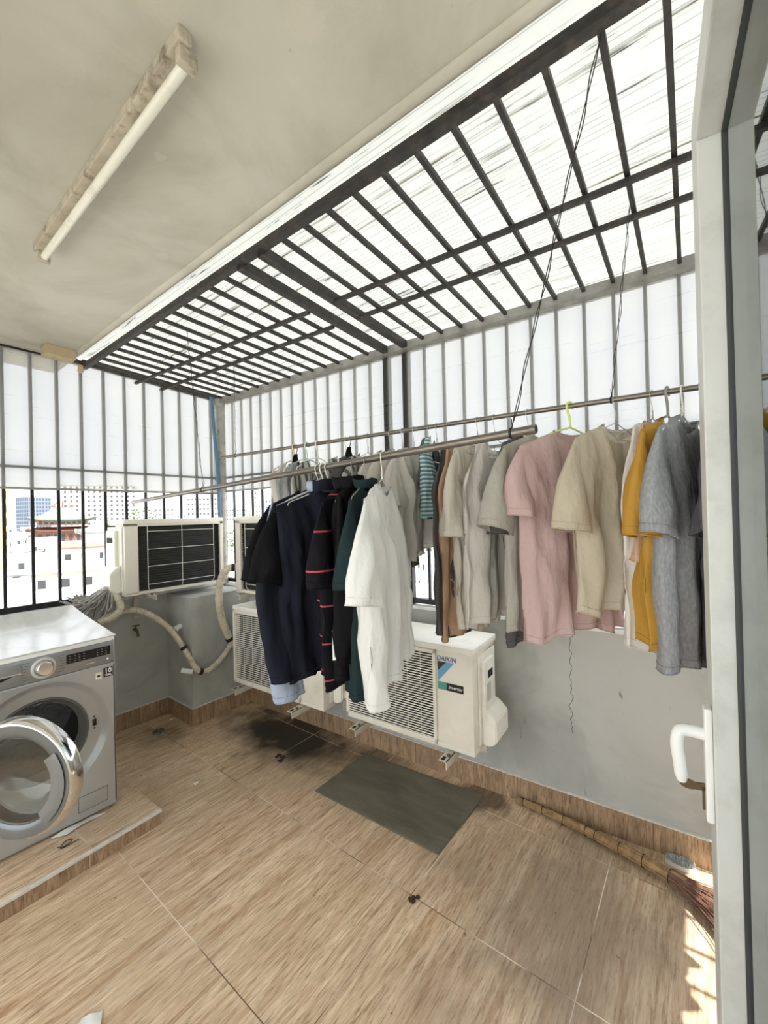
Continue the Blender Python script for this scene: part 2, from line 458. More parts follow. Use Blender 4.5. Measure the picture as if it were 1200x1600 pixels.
# ------------------------------------------------------------------ mesh helpers
class MB:
    def __init__(s):
        s.bm = bmesh.new()
    def box(s, x0, x1, y0, y1, z0, z1, mtx=None, bev=0.0):
        vs = [s.bm.verts.new((x, y, z)) for x in (x0, x1) for y in (y0, y1) for z in (z0, z1)]
        f = [(0, 1, 3, 2), (4, 6, 7, 5), (0, 4, 5, 1), (2, 3, 7, 6), (0, 2, 6, 4), (1, 5, 7, 3)]
        fs = [s.bm.faces.new([vs[i] for i in q]) for q in f]
        if bev > 0:
            es = list({e for g in fs for e in g.edges})
            r = bmesh.ops.bevel(s.bm, geom=es, offset=bev, segments=2, affect='EDGES', profile=0.6)
            vs = list({v for v in r['verts']} | {v for v in vs if v.is_valid})
        if mtx is not None:
            for v in vs: v.co = mtx @ v.co
        return s
    def bar(s, a, b, w, h=None, up=Vector((0, 0, 1))):
        """rectangular bar from a to b"""
        a, b = Vector(a), Vector(b)
        h = w if h is None else h
        d = (b-a).normalized()
        sd = d.cross(up)
        if sd.length < 1e-4: sd = Vector((1, 0, 0))
        sd.normalize()
        u2 = sd.cross(d).normalized()
        vs = []
        for p in (a, b):
            for i, j in ((-1, -1), (1, -1), (1, 1), (-1, 1)):
                vs.append(s.bm.verts.new(p + sd*w*0.5*i + u2*h*0.5*j))
        for q in ((0, 1, 2, 3), (7, 6, 5, 4), (0, 4, 5, 1), (1, 5, 6, 2), (2, 6, 7, 3), (3, 7, 4, 0)):
            s.bm.faces.new([vs[i] for i in q])
        return s
    def tube(s, pts, r, seg=10, closed=False, cap=True):
        pts = [Vector(p) for p in pts]
        n = len(pts)
        rs = r if isinstance(r, (list, tuple)) else [r]*n
        prev = None
        rings = []
        for i, p in enumerate(pts):
            if closed:
                d = pts[(i+1) % n] - pts[i-1]
            else:
                d = pts[min(i+1, n-1)] - pts[max(i-1, 0)]
            if d.length < 1e-9: d = Vector((0, 0, 1))
            d.normalize()
            if prev is None:
                a = d.cross(Vector((0, 0, 1)))
                if a.length < 0.05: a = d.cross(Vector((1, 0, 0)))
            else:
                a = prev - d*prev.dot(d)
                if a.length < 1e-6: a = d.orthogonal()
            a.normalize()
            prev = a
            b = d.cross(a)
            rings.append([s.bm.verts.new(p + (a*math.cos(2*PI*k/seg) + b*math.sin(2*PI*k/seg))*rs[i]) for k in range(seg)])
        m = n if closed else n-1
        for i in range(m):
            A, B = rings[i], rings[(i+1) % n]
            for k in range(seg):
                s.bm.faces.new((A[k], A[(k+1) % seg], B[(k+1) % seg], B[k]))
        if cap and not closed:
            s.bm.faces.new(rings[0][::-1])
            s.bm.faces.new(rings[-1])
        return s
    def lathe(s, prof, origin=(0, 0, 0), axis='Z', seg=32, close_ends=False):
        """prof: list of (radius, height) along axis"""
        o = Vector(origin)
        rings = []
        for r, h in prof:
            ring = []
            for k in range(seg):
                c, q = r*math.cos(2*PI*k/seg), r*math.sin(2*PI*k/seg)
                v = {'Z': (c, q, h), 'Y': (c, h, q), 'X': (h, c, q)}[axis]
                ring.append(s.bm.verts.new(o + Vector(v)))
            rings.append(ring)
        for A, B in zip(rings, rings[1:]):
            for k in range(seg):
                s.bm.faces.new((A[k], A[(k+1) % seg], B[(k+1) % seg], B[k]))
        if close_ends:
            s.bm.faces.new(rings[0][::-1])
            s.bm.faces.new(rings[-1])
        return s
    def grid(s, fn, nu, nv, closed_u=False):
        g = [[s.bm.verts.new(fn(i/(nu if closed_u else nu-1), j/(nv-1))) for i in range(nu)] for j in range(nv)]
        for j in range(nv-1):
            for i in range(nu if closed_u else nu-1):
                s.bm.faces.new((g[j][i], g[j][(i+1) % nu], g[j+1][(i+1) % nu], g[j+1][i]))
        return s
    def poly(s, pts, thick=None):
        vs = [s.bm.verts.new(p) for p in pts]
        f = s.bm.faces.new(vs)
        if thick is not None:
            t = Vector(thick)
            v2 = [s.bm.verts.new(Vector(p)+t) for p in pts]
            s.bm.faces.new(v2[::-1])
            k = len(vs)
            for i in range(k):
                s.bm.faces.new((vs[i], v2[i], v2[(i+1) % k], vs[(i+1) % k]))
        return s
    def build(s, name, m, parent=None, smooth=False, fix=True):
        if fix: bmesh.ops.recalc_face_normals(s.bm, faces=s.bm.faces)
        me = bpy.data.meshes.new(name)
        s.bm.to_mesh(me)
        s.bm.free()
        if smooth:
            for p in me.polygons: p.use_smooth = True
            if smooth != 'all':
                try: me.set_sharp_from_angle(angle=R(40))
                except Exception: pass
        for x in (m if isinstance(m, (list, tuple)) else [m]):
            me.materials.append(x)
        o = bpy.data.objects.new(name, me)
        C.objects.link(o)
        if parent: o.parent = parent
        return o

def thing(name, label, cat, loc=(0, 0, 0), rotz=0.0, group=None):
    o = bpy.data.objects.new(name, None)
    o.empty_display_size = 0.1
    C.objects.link(o)
    o.location = loc
    o.rotation_euler = (0, 0, rotz)
    return tag(o, label, cat, group)
def tag(o, label, cat, group=None):
    o['label'] = label
    o['category'] = cat
    if group: o['group'] = group
    return o
def struct(o, label=None):
    o['kind'] = 'structure'
    if label: o['label'] = label
    return o
def text_mesh(name, s, size, m, parent, mtx, extr=0.0006, shear=0.0, bold=0.0):
    cu = bpy.data.curves.new(name, 'FONT')
    cu.body = s
    cu.size = size
    cu.extrude = extr
    cu.shear = shear
    cu.offset = bold
    cu.align_x = 'CENTER'
    cu.align_y = 'CENTER'
    cu.resolution_u = 3
    tmp = bpy.data.objects.new(name+'_tmp', cu)
    C.objects.link(tmp)
    dg = bpy.context.evaluated_depsgraph_get()
    me = bpy.data.meshes.new_from_object(tmp.evaluated_get(dg))
    bpy.data.objects.remove(tmp)
    bpy.data.curves.remove(cu)
    me.materials.clear()
    me.materials.append(m)
    me.transform(mtx)
    o = bpy.data.objects.new(name, me)
    C.objects.link(o)
    o.parent = parent
    return o
def smooth_path(pts, k=6):
    """catmull-rom"""
    P = [Vector(p) for p in pts]
    P = [P[0]*2-P[1]] + P + [P[-1]*2-P[-2]]
    out = []
    for i in range(1, len(P)-2):
        for j in range(k):
            t = j/k
            a, b, c, d = P[i-1:i+3]
            out.append(0.5*((2*b) + (c-a)*t + (2*a-5*b+4*c-d)*t*t + (3*b-a-3*c+d)*t**3))
    out.append(P[-2])
    return out

# ------------------------------------------------------------------ the setting
TW = R(2.959)                    # the right wall stands 3 degrees off square
def W(n, s, z):                  # point by distance from house line n, along wall s, height z
    return Vector((n*math.cos(TW) - s*math.sin(TW), n*math.sin(TW) + s*math.cos(TW), z))
NW = 2.158
YL = 3.327                       # inner face of left wall
YR = -0.89                       # inner face of side wall beyond the door
ZC = 2.6

b = MB(); b.box(-1.7, 2.6, -1.1, 3.5, -0.12, 0)
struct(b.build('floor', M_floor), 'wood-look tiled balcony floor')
b = MB(); b.box(-1.7, 0.95, -1.1, 3.75, ZC, ZC+0.16)
# rounded drip moulding under the edge
b.tube([(0.925, -1.1, ZC+0.004), (0.925, YL+0.1, ZC+0.004)], 0.018, 12)
struct(b.build('ceiling', M_ceil, smooth=True), 'old painted concrete ceiling')
b = MB(); b.box(-0.1, 2.35, YL, YL+0.13, 0, 0.93)
struct(b.build('wall_left', M_wall), 'low grey parapet wall')
b = MB(); b.box(-0.1, 2.3, YL-0.006, YL+0.14, 0.93, 0.945)
struct(b.build('trim_1', M_sill))
b = MB(); b.box(NW, NW+0.13, -1.15, YL+0.25, 0, 0.93)
o = struct(b.build('wall_right', M_wall), 'low grey parapet wall'); o.rotation_euler.z = TW
b = MB(); b.box(NW-0.006, NW+0.15, -1.15, YL+0.25, 0.93, 0.945)
o = struct(b.build('trim_2', M_sill)); o.rotation_euler.z = TW
b = MB(); b.box(-0.1, 2.4, YR-0.13, YR, 0, 0.93)
struct(b.build('wall_side', M_wall))
b = MB(); b.box(-0.1, 2.4, YR-0.14, YR+0.006, 0.93, 0.945)
struct(b.build('trim_3', M_sill))
# house wall; doorway the picture is taken from, widened to let in fill light
b = MB()
b.box(-0.2, -0.06, -1.1, -0.16, 0, ZC); b.box(-0.2, -0.06, 2.9, 3.46, 0, ZC); b.box(-0.2, -0.06, -0.16, 2.9, 2.4, ZC)
struct(b.build('wall_back', M_wall_in))
b = MB()  # unseen room wall, its big window opening added to bring in sky light
b.box(-1.7, -1.6, -1.1, 3.46, 0, 0.25); b.box(-1.7, -1.6, -1.1, 3.46, 2.45, ZC); b.box(-1.7, -1.6, -1.1, -0.9, 0.25, 2.45); b.box(-1.7, -1.6, 3.26, 3.46, 0.25, 2.45)
b.box(-1.6, -0.2, -1.1, -1.0, 0, ZC); b.box(-1.6, -0.2, 3.36, 3.46, 0, ZC)
struct(b.build('wall_inside', M_wall_in))
# corner column where the two parapets meet
b = MB(); b.box(1.525, 2.05, 2.96, YL+0.05, 0, 0.925)
struct(b.build('wall_corner', M_wall), 'short square column in the corner')
# skirting of tile with a white cement top edge
def skirt(name, pts, h=0.122, rot=0.0):
    o = MB(); o2 = MB()
    for (x0, x1, y0, y1) in pts:
        o.box(x0, x1, y0, y1, 0, h); o2.box(x0, x1, y0, y1, h, h+0.005)
    q = struct(o.build(name, M_skirt)); q.rotation_euler.z = rot
    e = o2.build('cement_edge', M_grout, q)
skirt('baseboard_right', [(NW-0.012, NW+0.01, -0.85, 2.88)], rot=TW)
skirt('baseboard_left', [(-0.06, 1.513, YL-0.012, YL+0.01)])
skirt('baseboard_corner', [(1.513, 1.53, 2.965, YL), (1.513, 2.02, 2.948, 2.965)])
# tiled platform under the washing machine
pl = thing('tiled_platform', 'low wood-look tiled platform with white edge under the washing machine', 'platform', (0, 0, 0), R(2.6))
Mx = Matrix.Rotation(-R(2.6), 4, 'Z')
def rp(x, y): v = Mx @ Vector((x, y, 0)); return (v.x, v.y)
cx, cy = rp(0.935, 2.142)
b = MB(); b.box(0.0, cx, cy+0.006, cy+1.10, 0.001, 0.066); b.build('riser', M_skirt, pl)
b = MB(); b.box(0.0, cx+0.001, cy+0.004, cy+1.10, 0.066, 0.0715); b.build('top_tiles', M_floor, pl)
b = MB(); b.box(0.0, cx+0.002, cy, cy+0.014, 0.060, 0.073, bev=0.002); b.build('white_edge', M_grout, pl)

# ------------------------------------------------------------------ grilles, sheets, roof frame
ZT = 2.57
# right grille
g = thing('window_grille', 'long steel bar grille above the right parapet, running past the clothes rails', 'window grille', (0, 0, 0), TW)
ng = NW+0.045
s0 = -0.86
ys = []
s = 3.20
bar_s = [3.20, 3.078]
for v in (2.954, 2.83, 2.708, 2.585, 2.463, 2.342, 2.221, 2.096, 1.975, 1.852, 1.728, 1.600): bar_s.append(v)
for v in (1.190, 1.063, 0.940, 0.815, 0.688, 0.562, 0.437, 0.310, 0.185, 0.060, -0.064, -0.188, -0.312, -0.436, -0.56, -0.684, -0.8): bar_s.append(v)
for v in bar_s:
    b = MB(); b.box(ng-0.007, ng+0.007, v-0.0075, v+0.0075, 0.985, 2.505); b.build('bar', M_ironb, g)
for v in (1.463, 1.319):
    b = MB(); b.box(ng-0.02, ng+0.02, v-0.02, v+0.02, 0.93, 2.505); b.build('post', M_ironb, g)
b = MB(); b.box(ng-0.015, ng+0.015, s0, YL, 0.955, 0.985); b.build('bottom_rail', M_ironb, g)
b = MB(); b.box(ng-0.012, ng+0.008, s0, YL, 1.85, 1.866); b.build('middle_rail', M_ironb, g)
b = MB(); b.box(NW-0.03, NW+0.05, s0, YL-0.02, 2.50, 2.545); b.build('top_rail', M_rail, g)
b = MB(); b.box(NW+0.02, NW+0.026, s0, YL, 1.735, 2.5)
o = b.build('polycarbonate_sheet', M_wallsheet); o.rotation_euler.z = TW
tag(o, 'milky ribbed polycarbonate sheet over the upper half of the right grille', 'plastic sheet')
b = MB(); b.box(NW+0.012, NW+0.020, s0, YL-0.02, 1.728, 1.742); 
o2 = b.build('sheet_edge', M_rail, o)
# left grille
g = thing('window_grille', 'steel bar grille on the far left parapet above the washing machine', 'window grille', (0, 0, 0))
yg = YL+0.055
for i in range(16):
    x = 0.589 + 0.1359*(i-4)
    if x > 2.0: continue
    b = MB(); b.box(x-0.0085, x+0.0085, yg-0.0085, yg+0.0085, 0.985, 2.585); b.build('bar', M_ironb, g)
b = MB(); b.box(-0.05, 2.05, yg-0.018, yg+0.018, 0.95, 0.985); b.build('bottom_rail', M_ironb, g)
b = MB(); b.box(-0.05, 2.05, yg-0.01, yg+0.01, 1.848, 1.864); b.build('middle_rail', M_ironb, g)
b = MB(); b.box(-0.05, 1.0, yg-0.02, yg+0.02, 2.585, 2.612)
b.bar((1.0, yg-0.02, 2.60), (2.05, yg-0.02, 2.545), 0.04, 0.034); b.build('top_rail', M_iron, g)
b = MB(); b.poly([(-0.06, YL+0.03, 1.72), (2.02, YL+0.03, 1.72), (2.02, YL+0.03, 2.53), (1.04, YL+0.03, 2.585), (-0.06, YL+0.03, 2.585)], (0, 0.006, 0))
o = tag(b.build('polycarbonate_sheet', M_wallsheet), 'milky polycarbonate sheet over the upper half of the far left grille', 'plastic sheet')
b = MB(); b.box(-0.06, 2.02, YL+0.02, YL+0.03, 1.712, 1.726); b.build('sheet_edge', M_rail, o)
# side grille beyond the door leaf
g = thing('window_grille', 'steel bar grille on the near right parapet, seen only through the glass door', 'window grille', (0, 0, 0))
for i in range(18):
    x = 0.03 + 0.135*i
    if x > 2.2: continue
    b = MB(); b.box(x-0.0085, x+0.0085, YR-0.06, YR-0.045, 0.985, 2.56); b.build('bar', M_ironb, g)
b = MB(); b.box(-0.05, 2.2, YR-0.07, YR-0.035, 0.95, 0.985); b.build('bottom_rail', M_ironb, g)
b = MB(); b.box(-0.05, 2.2, YR-0.06, YR-0.04, 1.848, 1.864); b.build('middle_rail', M_ironb, g)
b = MB(); b.box(-0.05, 2.2, YR-0.07, YR-0.03, 2.56, 2.6); b.build('top_rail', M_iron, g)
b = MB(); b.poly([(-0.06, YR-0.03, 1.72), (2.26, YR-0.03, 1.72), (2.26, YR-0.03, 2.53), (1.04, YR-0.03, 2.585), (-0.06, YR-0.03, 2.585)], (0, 0.006, 0))
tag(b.build('polycarbonate_sheet', M_sidesheet), 'milky polycarbonate sheet behind the glass door on the near side', 'plastic sheet')

# roof frame
rf = thing('roof_frame', 'dark steel roof frame of parallel purlins sloping from ceiling to right grille', 'roof frame')
b = MB(); b.box(1.0, 1.031, YR, YL+0.07, 2.56, 2.590); b.build('main_beam', M_iron, rf)
def roofz(x): return 2.560 - (x-1.035)*0.040
def xw(y):      # x of right top rail at y
    return (NW-0.02 + y*math.sin(TW))/math.cos(TW) if False else (NW-0.02 - math.sin(TW)*y)/math.cos(TW)
pur = [3.20, 3.078, 2.954, 2.83, 2.708, 2.585, 2.463, 2.342, 2.221, 2.096, 1.975, 1.852, 1.728, 1.600, 1.190, 1.063, 0.940, 0.815, 0.688, 0.562, 0.437, 0.310, 0.185, 0.060, -0.064, -0.188, -0.312, -0.436, -0.56, -0.684]
for v in pur:
    y2 = 0.975*v + 0.1065
    y1 = y2 - 0.014
    b = MB(); b.bar((1.018, y1, roofz(1.018)+0.012), (xw(y2), y2, roofz(xw(y2))+0.012), 0.015, 0.018); b.build('purlin', M_iron, rf)
for v in (1.463, 1.319):
    y2 = 0.975*v + 0.1065
    b = MB(); b.bar((1.018, y2-0.02, roofz(1.018)+0.006), (xw(y2), y2, roofz(xw(y2))+0.006), 0.036, 0.04); b.build('rafter', M_iron, rf)
for n0 in (1.515, 1.700):
    for (sa, sb) in ((YR, 1.31), (1.47, YL-0.03)):
        a, c = W(n0, sa, 0), W(n0, sb, 0)
        b = MB(); b.bar((a.x, a.y, roofz(a.x)-0.008), (c.x, c.y, roofz(c.x)-0.008), 0.017, 0.017); b.build('cross_bar', M_iron, rf)
b = MB()
b.poly([(0.93, YR-0.1, 2.64), (0.93, YL+0.15, 2.64), (2.16, YL+0.15, 2.59), (2.40, YR-0.1, 2.58)], (0, 0, 0.006))
o = tag(b.build('roof_sheet', M_roofsheet), 'streaked milky polycarbonate roof sheet above the dark purlins', 'roof sheet')

# corner post and blue pipe
b = MB(); b.tube([(1.985, 3.285, 0.94), (1.985, 3.285, 2.53)], 0.036, 20)
o = tag(b.build('corner_post', M_postm, smooth=True), 'peeling grey round post in the corner beside the blue pipe', 'post')
b = MB(); b.tube(smooth_path([(1.885, 3.25, 2.53), (1.90, 3.25, 2.3), (1.93, 3.25, 1.9), (1.938, 3.25, 1.52)]), 0.014, 12)
o = tag(b.build('drain_pipe', M_blue, smooth=True), 'thin blue plastic pipe slanting down beside the corner post', 'pipe')

# ------------------------------------------------------------------ ceiling lamp and small ceiling things
lt = thing('tube_light', 'rusty fluorescent tube light on the ceiling', 'ceiling lamp', (0.485, 1.475, ZC))
b = MB(); b.box(-0.028, 0.003, -0.585, 0.585, -0.030, 0, bev=0.003); b.build('batten', M_tubebox, lt)
b = MB(); b.tube([(0.002, -0.56, -0.050), (0.002, 0.56, -0.050)], 0.013, 16); b.build('tube', M_tube, lt, smooth=True)
for sy in (-1, 1):
    b = MB(); b.box(-0.022, 0.022, sy*0.565-0.012, sy*0.565+0.012, -0.067, -0.03, bev=0.006); b.build('end_cap', M_tubebox, lt, smooth=True)
b = MB(); b.box(-0.078, 0.078, -0.05, 0.05, -0.06, 0, bev=0.003)
o = tag(b.build('junction_box', M_cardbox), 'small tan box on the ceiling at the far left corner', 'box'); o.location = (0.83, 3.20, ZC)
t = thing('bulb_holder', 'dirty bulb holder hanging on a short wire from the tan ceiling box', 'bulb holder', (0.945, 3.2, ZC-0.02))
b = MB(); b.tube(smooth_path([(-0.06, 0, 0), (-0.01, 0.01, -0.02), (0, 0, -0.06)]), 0.003, 6); b.build('wire', M_blackwire, t)
b = MB(); b.lathe([(0.004, -0.05), (0.014, -0.055), (0.017, -0.09), (0.013, -0.1), (0.002, -0.1)], seg=14); b.build('socket', M_cardbox, t, smooth=True)

# ------------------------------------------------------------------ glass door leaf
DA = R(4.27)
dr = bpy.data.objects.new('door_1', None); C.objects.link(dr); struct(dr, 'white framed glass door standing open at the right edge')
dr.location = (0.9122, -0.0094, 0); dr.rotation_euler = (0, 0, DA)
zt = 2.14
b = MB()
b.box(0, 0.085, -0.06, 0, 0.05, zt+0.085, bev=0.003)
b.box(-0.80, -0.72, -0.06, 0, 0.05, zt+0.085, bev=0.003)
b.box(-0.72, 0, -0.06, 0, zt, zt+0.085, bev=0.003)
b.box(-0.72, 0, -0.06, 0, 0.05, 0.16, bev=0.003)
b.build('door_frame', M_door, dr)
b = MB()
b.box(-0.003, 0.001, -0.045, -0.034, 0.16, zt); b.box(-0.72, -0.003, -0.045, -0.034, zt-0.003, zt+0.001); b.box(-0.72, 0, -0.045, -0.034, 0.159, 0.163)
b.build('gasket', mat('door_gasket_rubber', srgb(60, 62, 62), 0.6), dr)
mg = bpy.data.materials.new('door_glass'); mg.use_nodes = True
nt = mg.node_tree; pb = nt.nodes['Principled BSDF']
gl = nt.nodes.new('ShaderNodeBsdfGlossy'); gl.inputs['Roughness'].default_value = 0.02; gl.inputs['Color'].default_value = (0.95, 0.97, 0.97, 1)
tp = nt.nodes.new('ShaderNodeBsdfTransparent'); tp.inputs['Color'].default_value = (0.9, 0.93, 0.93, 1)
fr = nt.nodes.new('ShaderNodeFresnel'); fr.inputs['IOR'].default_value = 1.6
ms = nt.nodes.new('ShaderNodeMixShader')
nt.links.new(fr.outputs[0], ms.inputs[0]); nt.links.new(tp.outputs[0], ms.inputs[1]); nt.links.new(gl.outputs[0], ms.inputs[2])
nt.links.new(ms.outputs[0], nt.nodes['Material Output'].inputs['Surface'])
b = MB(); b.box(-0.72, -0.001, -0.043, -0.0385, 0.16, zt); b.build('glass', mg, dr)
b = MB(); b.box(0.004, 0.034, 0, 0.012, 0.945, 1.145, bev=0.004); pn = b.build('handle_plate', M_white, dr)
b = MB()
hp = smooth_path([(0.018, 0.01, 1.095), (0.018, 0.03, 1.096), (0.016, 0.047, 1.092), (0.012, 0.052, 1.07), (0.010, 0.049, 1.04), (0.010, 0.046, 1.005)], 6)
b.tube(hp, [0.011]*6+[0.0105]*(len(hp)-8)+[0.009, 0.007], 12); b.build('lever', M_white, pn, smooth=True)
b = MB(); b.bar((0.018, 0.012, 1.0), (0.018, 0.026, 0.998), 0.004, 0.012)
b.box(0.016, 0.020, 0.0125, 0.0165, 0.96, 1.0)
b.lathe([(0.0001, -0.0015), (0.012, -0.0015), (0.012, 0.0015), (0.0001, 0.0015)], (0, 0, 0), 'X', 16)
for v in b.bm.verts[-64:]:
    pass
b.bm.verts.ensure_lookup_table()
for v in b.bm.verts[-64:]:
    v.co = Vector((0.018+v.co.x, 0.036+v.co.y*1.15, 0.998+v.co.z*0.7))
ky = tag(b.build('door_key', M_brass), 'small brass key in the lock below the white door handle', 'key')
ky.location = dr.location; ky.rotation_euler = dr.rotation_euler
#@@OBJECTS

# ------------------------------------------------------------------ outdoor air-conditioner units
# local frame: x along the width, y depth with the fan grille at y=0, z up
def ac_unit(label, loc, rotz, w, h, d, coil=False, logo=False, group=None, panel=0.19, cover=True):
    t = thing('air_conditioner_unit', label, 'air conditioner', loc, rotz, group)
    # casing as a shell with an open front and open coil side
    gx1 = w-panel
    b = MB()
    b.box(0, w, d*0.45, d-0.012, 0.012, h-0.03, bev=0.004) if not coil else b.box(0, w, 0.02, d*0.55, 0.012, h-0.03, bev=0.004)
    b.box(gx1, w, 0, d-0.004, 0.008, h-0.028, bev=0.014)      # service end
    b.box(0, 0.02, 0, d-0.004, 0.008, h-0.028, bev=0.004)
    b.box(0, w, 0, d, 0, 0.022, bev=0.004)                    # base pan
    b.box(0, gx1, 0, 0.05, h-0.05, h-0.028)
    if coil:
        b.box(gx1-0.01, w, d-0.02, d, 0.01, h-0.03, bev=0.003)
        b.box(0, 0.028, d-0.02, d, 0.01, h-0.03, bev=0.003)
        b.box(0, w, d-0.02, d, h-0.05, h-0.03, bev=0.003)
    b.build('casing', M_ac, t, smooth=True)
    b = MB(); b.box(-0.006, w+0.006, -0.006, d+0.006, h-0.032, h, bev=0.011); b.build('top_cover', M_acw, t, smooth=True)
    if not coil:
        b = MB(); b.box(0.02, gx1, 0.035, 0.05, 0.022, h-0.04); b.build('fan_cavity', M_dark, t)
        b = MB()
        cxx, czz, rad = gx1*0.5, h*0.49, min(gx1, h)*0.42
        for k in range(3):
            a0 = k*2*PI/3
            def fn(u, v, a0=a0):
                a = a0 + u*1.5; r = 0.04 + v*(rad-0.04)
                return Vector((cxx+r*math.cos(a), 0.030-0.018*u, czz+r*math.sin(a)))
            b.grid(fn, 8, 5)
        b.lathe([(0.0005, 0.014), (0.035, 0.016), (0.04, 0.03)], (cxx, 0, czz), 'Y', 18)
        b.build('fan', M_coil, t, smooth=True)
        b = MB()
        nsl = 34
        for k in range(nsl):
            z = 0.034 + (h-0.085)*k/(nsl-1)
            b.box(0.016, gx1, -0.002, 0.001, z-0.0022, z+0.0022)
        for k in range(8):
            x = 0.02 + (gx1-0.03)*k/7
            b.box(x-0.0008, x+0.0008, 0.001, 0.003, 0.03, h-0.05)
        b.build('fan_grille', M_acw, t)
        b = MB()
        b.box(0, gx1+0.003, -0.008, 0.008, 0.008, 0.034, bev=0.003); b.box(0, gx1+0.003, -0.008, 0.008, h-0.052, h-0.033, bev=0.003)
        b.box(0, 0.018, -0.008, 0.008, 0.008, h-0.033, bev=0.003); b.box(gx1-0.014, gx1+0.003, -0.008, 0.008, 0.008, h-0.033, bev=0.003)
        b.build('grille_frame', M_ac, t, smooth=True)
    else:
        b = MB()
        nf = 26
        zf = lambda k: 0.024 + (h-0.076)*k/nf
        def fn(u, v):
            return Vector((0.02 + (gx1-0.02)*u, d-0.03, 0.02+(h-0.06)*v))
        b.box(0.022, gx1, d-0.05, d-0.034, 0.02, h-0.04)
        for k in range(nf):
            b.tube([(0.024, d-0.032, zf(k+0.5)), (gx1, d-0.032, zf(k+0.5))], 0.0055, 6)
        b.build('coil', M_coil, t)
        b = MB()
        yq = d+0.008
        for fx in (0.10, 0.5, 0.885):
            x = 0.025 + (gx1-0.02)*fx
            b.tube([(x, d-0.01, h-0.03), (x, yq, h-0.055), (x, yq, 0.05), (x+(0.012 if fx < .5 else -0.012 if fx > .6 else 0), d-0.005, 0.022)], 0.0021, 6)
        for fz in (0.10, 0.37, 0.63, 0.9):
            z = 0.02 + (h-0.06)*fz
            b.tube([(0.025+(gx1-0.02)*0.10, yq, z), (0.025+(gx1-0.02)*0.885, yq, z)], 0.0021, 6)
        b.build('wire_guard', M_wire_white, t)
    # service side: recessed grip, sticker, valve cover
    if cover:
        b = MB(); b.box(w, w+0.008, 0.05, d-0.03, 0.03, h-0.05, bev=0.004)
        b.box(w+0.006, w+0.030, 0.07 if not coil else 0.08, d-0.09, h*0.30, h-0.075, bev=0.011); b.build('side_panel', M_acw, t, smooth=True)
        b = MB(); b.box(w+0.029, w+0.031, 0.105, d-0.125, h-0.16, h-0.125); b.build('grip_recess', M_dark, t)
        # hooded valve cover, wedge
        b = MB()
        y0, y1 = (0.075, d-0.045)
        pts = [(w+0.006, y0, h*0.40), (w+0.035, y0, h*0.38), (w+0.075, y0, h*0.30), (w+0.075, y0, h*0.10), (w+0.045, y0, h*0.05), (w+0.006, y0, h*0.05)]
        b.poly(pts, (0, y1-y0, 0))
        bmesh.ops.bevel(b.bm, geom=b.bm.edges[:], offset=0.006, segments=2, affect='EDGES')
        b.build('valve_cover', M_acw, t, smooth=True)
        if logo:
            b = MB(); b.box(w+0.0305, w+0.032, 0.09, 0.135, h*0.46, h*0.63); b.build('side_sticker', mat('grey_sticker', srgb(178, 178, 172), 0.5), t)
    if logo:
        blue, navy, teal = mat('logo_blue', srgb(96, 156, 190), 0.4), mat('logo_dark', srgb(28, 32, 44), 0.4), mat('teal', srgb(70, 140, 126), 0.4)
        x0 = gx1+0.012; zt = h-0.058
        mt = Matrix.Translation((x0+0.046, -0.0015, zt-0.010)) @ Matrix.Rotation(PI/2, 4, 'X')
        text_mesh('badge_text', 'DAIKIN', 0.030, mat('logo_text', srgb(56, 108, 150), 0.4), t, mt, 0.0006, 0.15, 0.0006)
        b = MB(); b.poly([(x0, -0.001, zt-0.024), (x0+0.045, -0.001, zt-0.024), (x0, -0.001, zt-0.072)], (0, -0.001, 0)); b.build('badge_dark', navy, t)
        b = MB(); b.poly([(x0+0.046, -0.001, zt-0.024), (x0+0.085, -0.001, zt-0.024), (x0, -0.001, zt-0.12), (x0, -0.001, zt-0.074)], (0, -0.001, 0)); b.build('badge_blue', blue, t)
        zb = h*0.60
        b = MB(); b.box(x0, x0+0.045, -0.0015, 0, zb-0.018, zb+0.018); b.build('badge_teal', teal, t)
        b = MB(); b.box(x0+0.045, x0+0.13, -0.0015, 0, zb-0.018, zb+0.018); q = b.build('badge_black', M_black, t)
        mt = Matrix.Translation((x0+0.089, -0.0018, zb)) @ Matrix.Rotation(PI/2, 4, 'X')
        text_mesh('badge_inverter', 'Inverter', 0.022, M_white, t, mt, 0.0004, 0.35)
    return t
def at_wall(off, s, z): return W(NW-off, s, z)
RWALL = TW - PI/2
ac_unit('cream outdoor air conditioner with blue triangle logo below the hanging white t-shirt', at_wall(0.4, 1.486, 0.392), RWALL, 0.745, 0.49, 0.29, logo=True)
ac_unit('cream outdoor air conditioner low on the wall, half hidden behind the dark clothes', at_wall(0.4, 2.493, 0.37), RWALL, 0.83, 0.53, 0.30)
ac_unit('cream outdoor air conditioner showing its dark coil, on the left parapet above the washer', (1.87, 3.42, 0.985), PI, 0.725, 0.525, 0.33, coil=True, panel=0.075)
# coil unit partly behind the black shirts
ac_unit('cream outdoor air conditioner showing its olive coil, high behind the black shirts', at_wall(0.03, 1.80, 0.968), RWALL+PI, 0.78, 0.545, 0.28, coil=True, panel=0.045, cover=False)

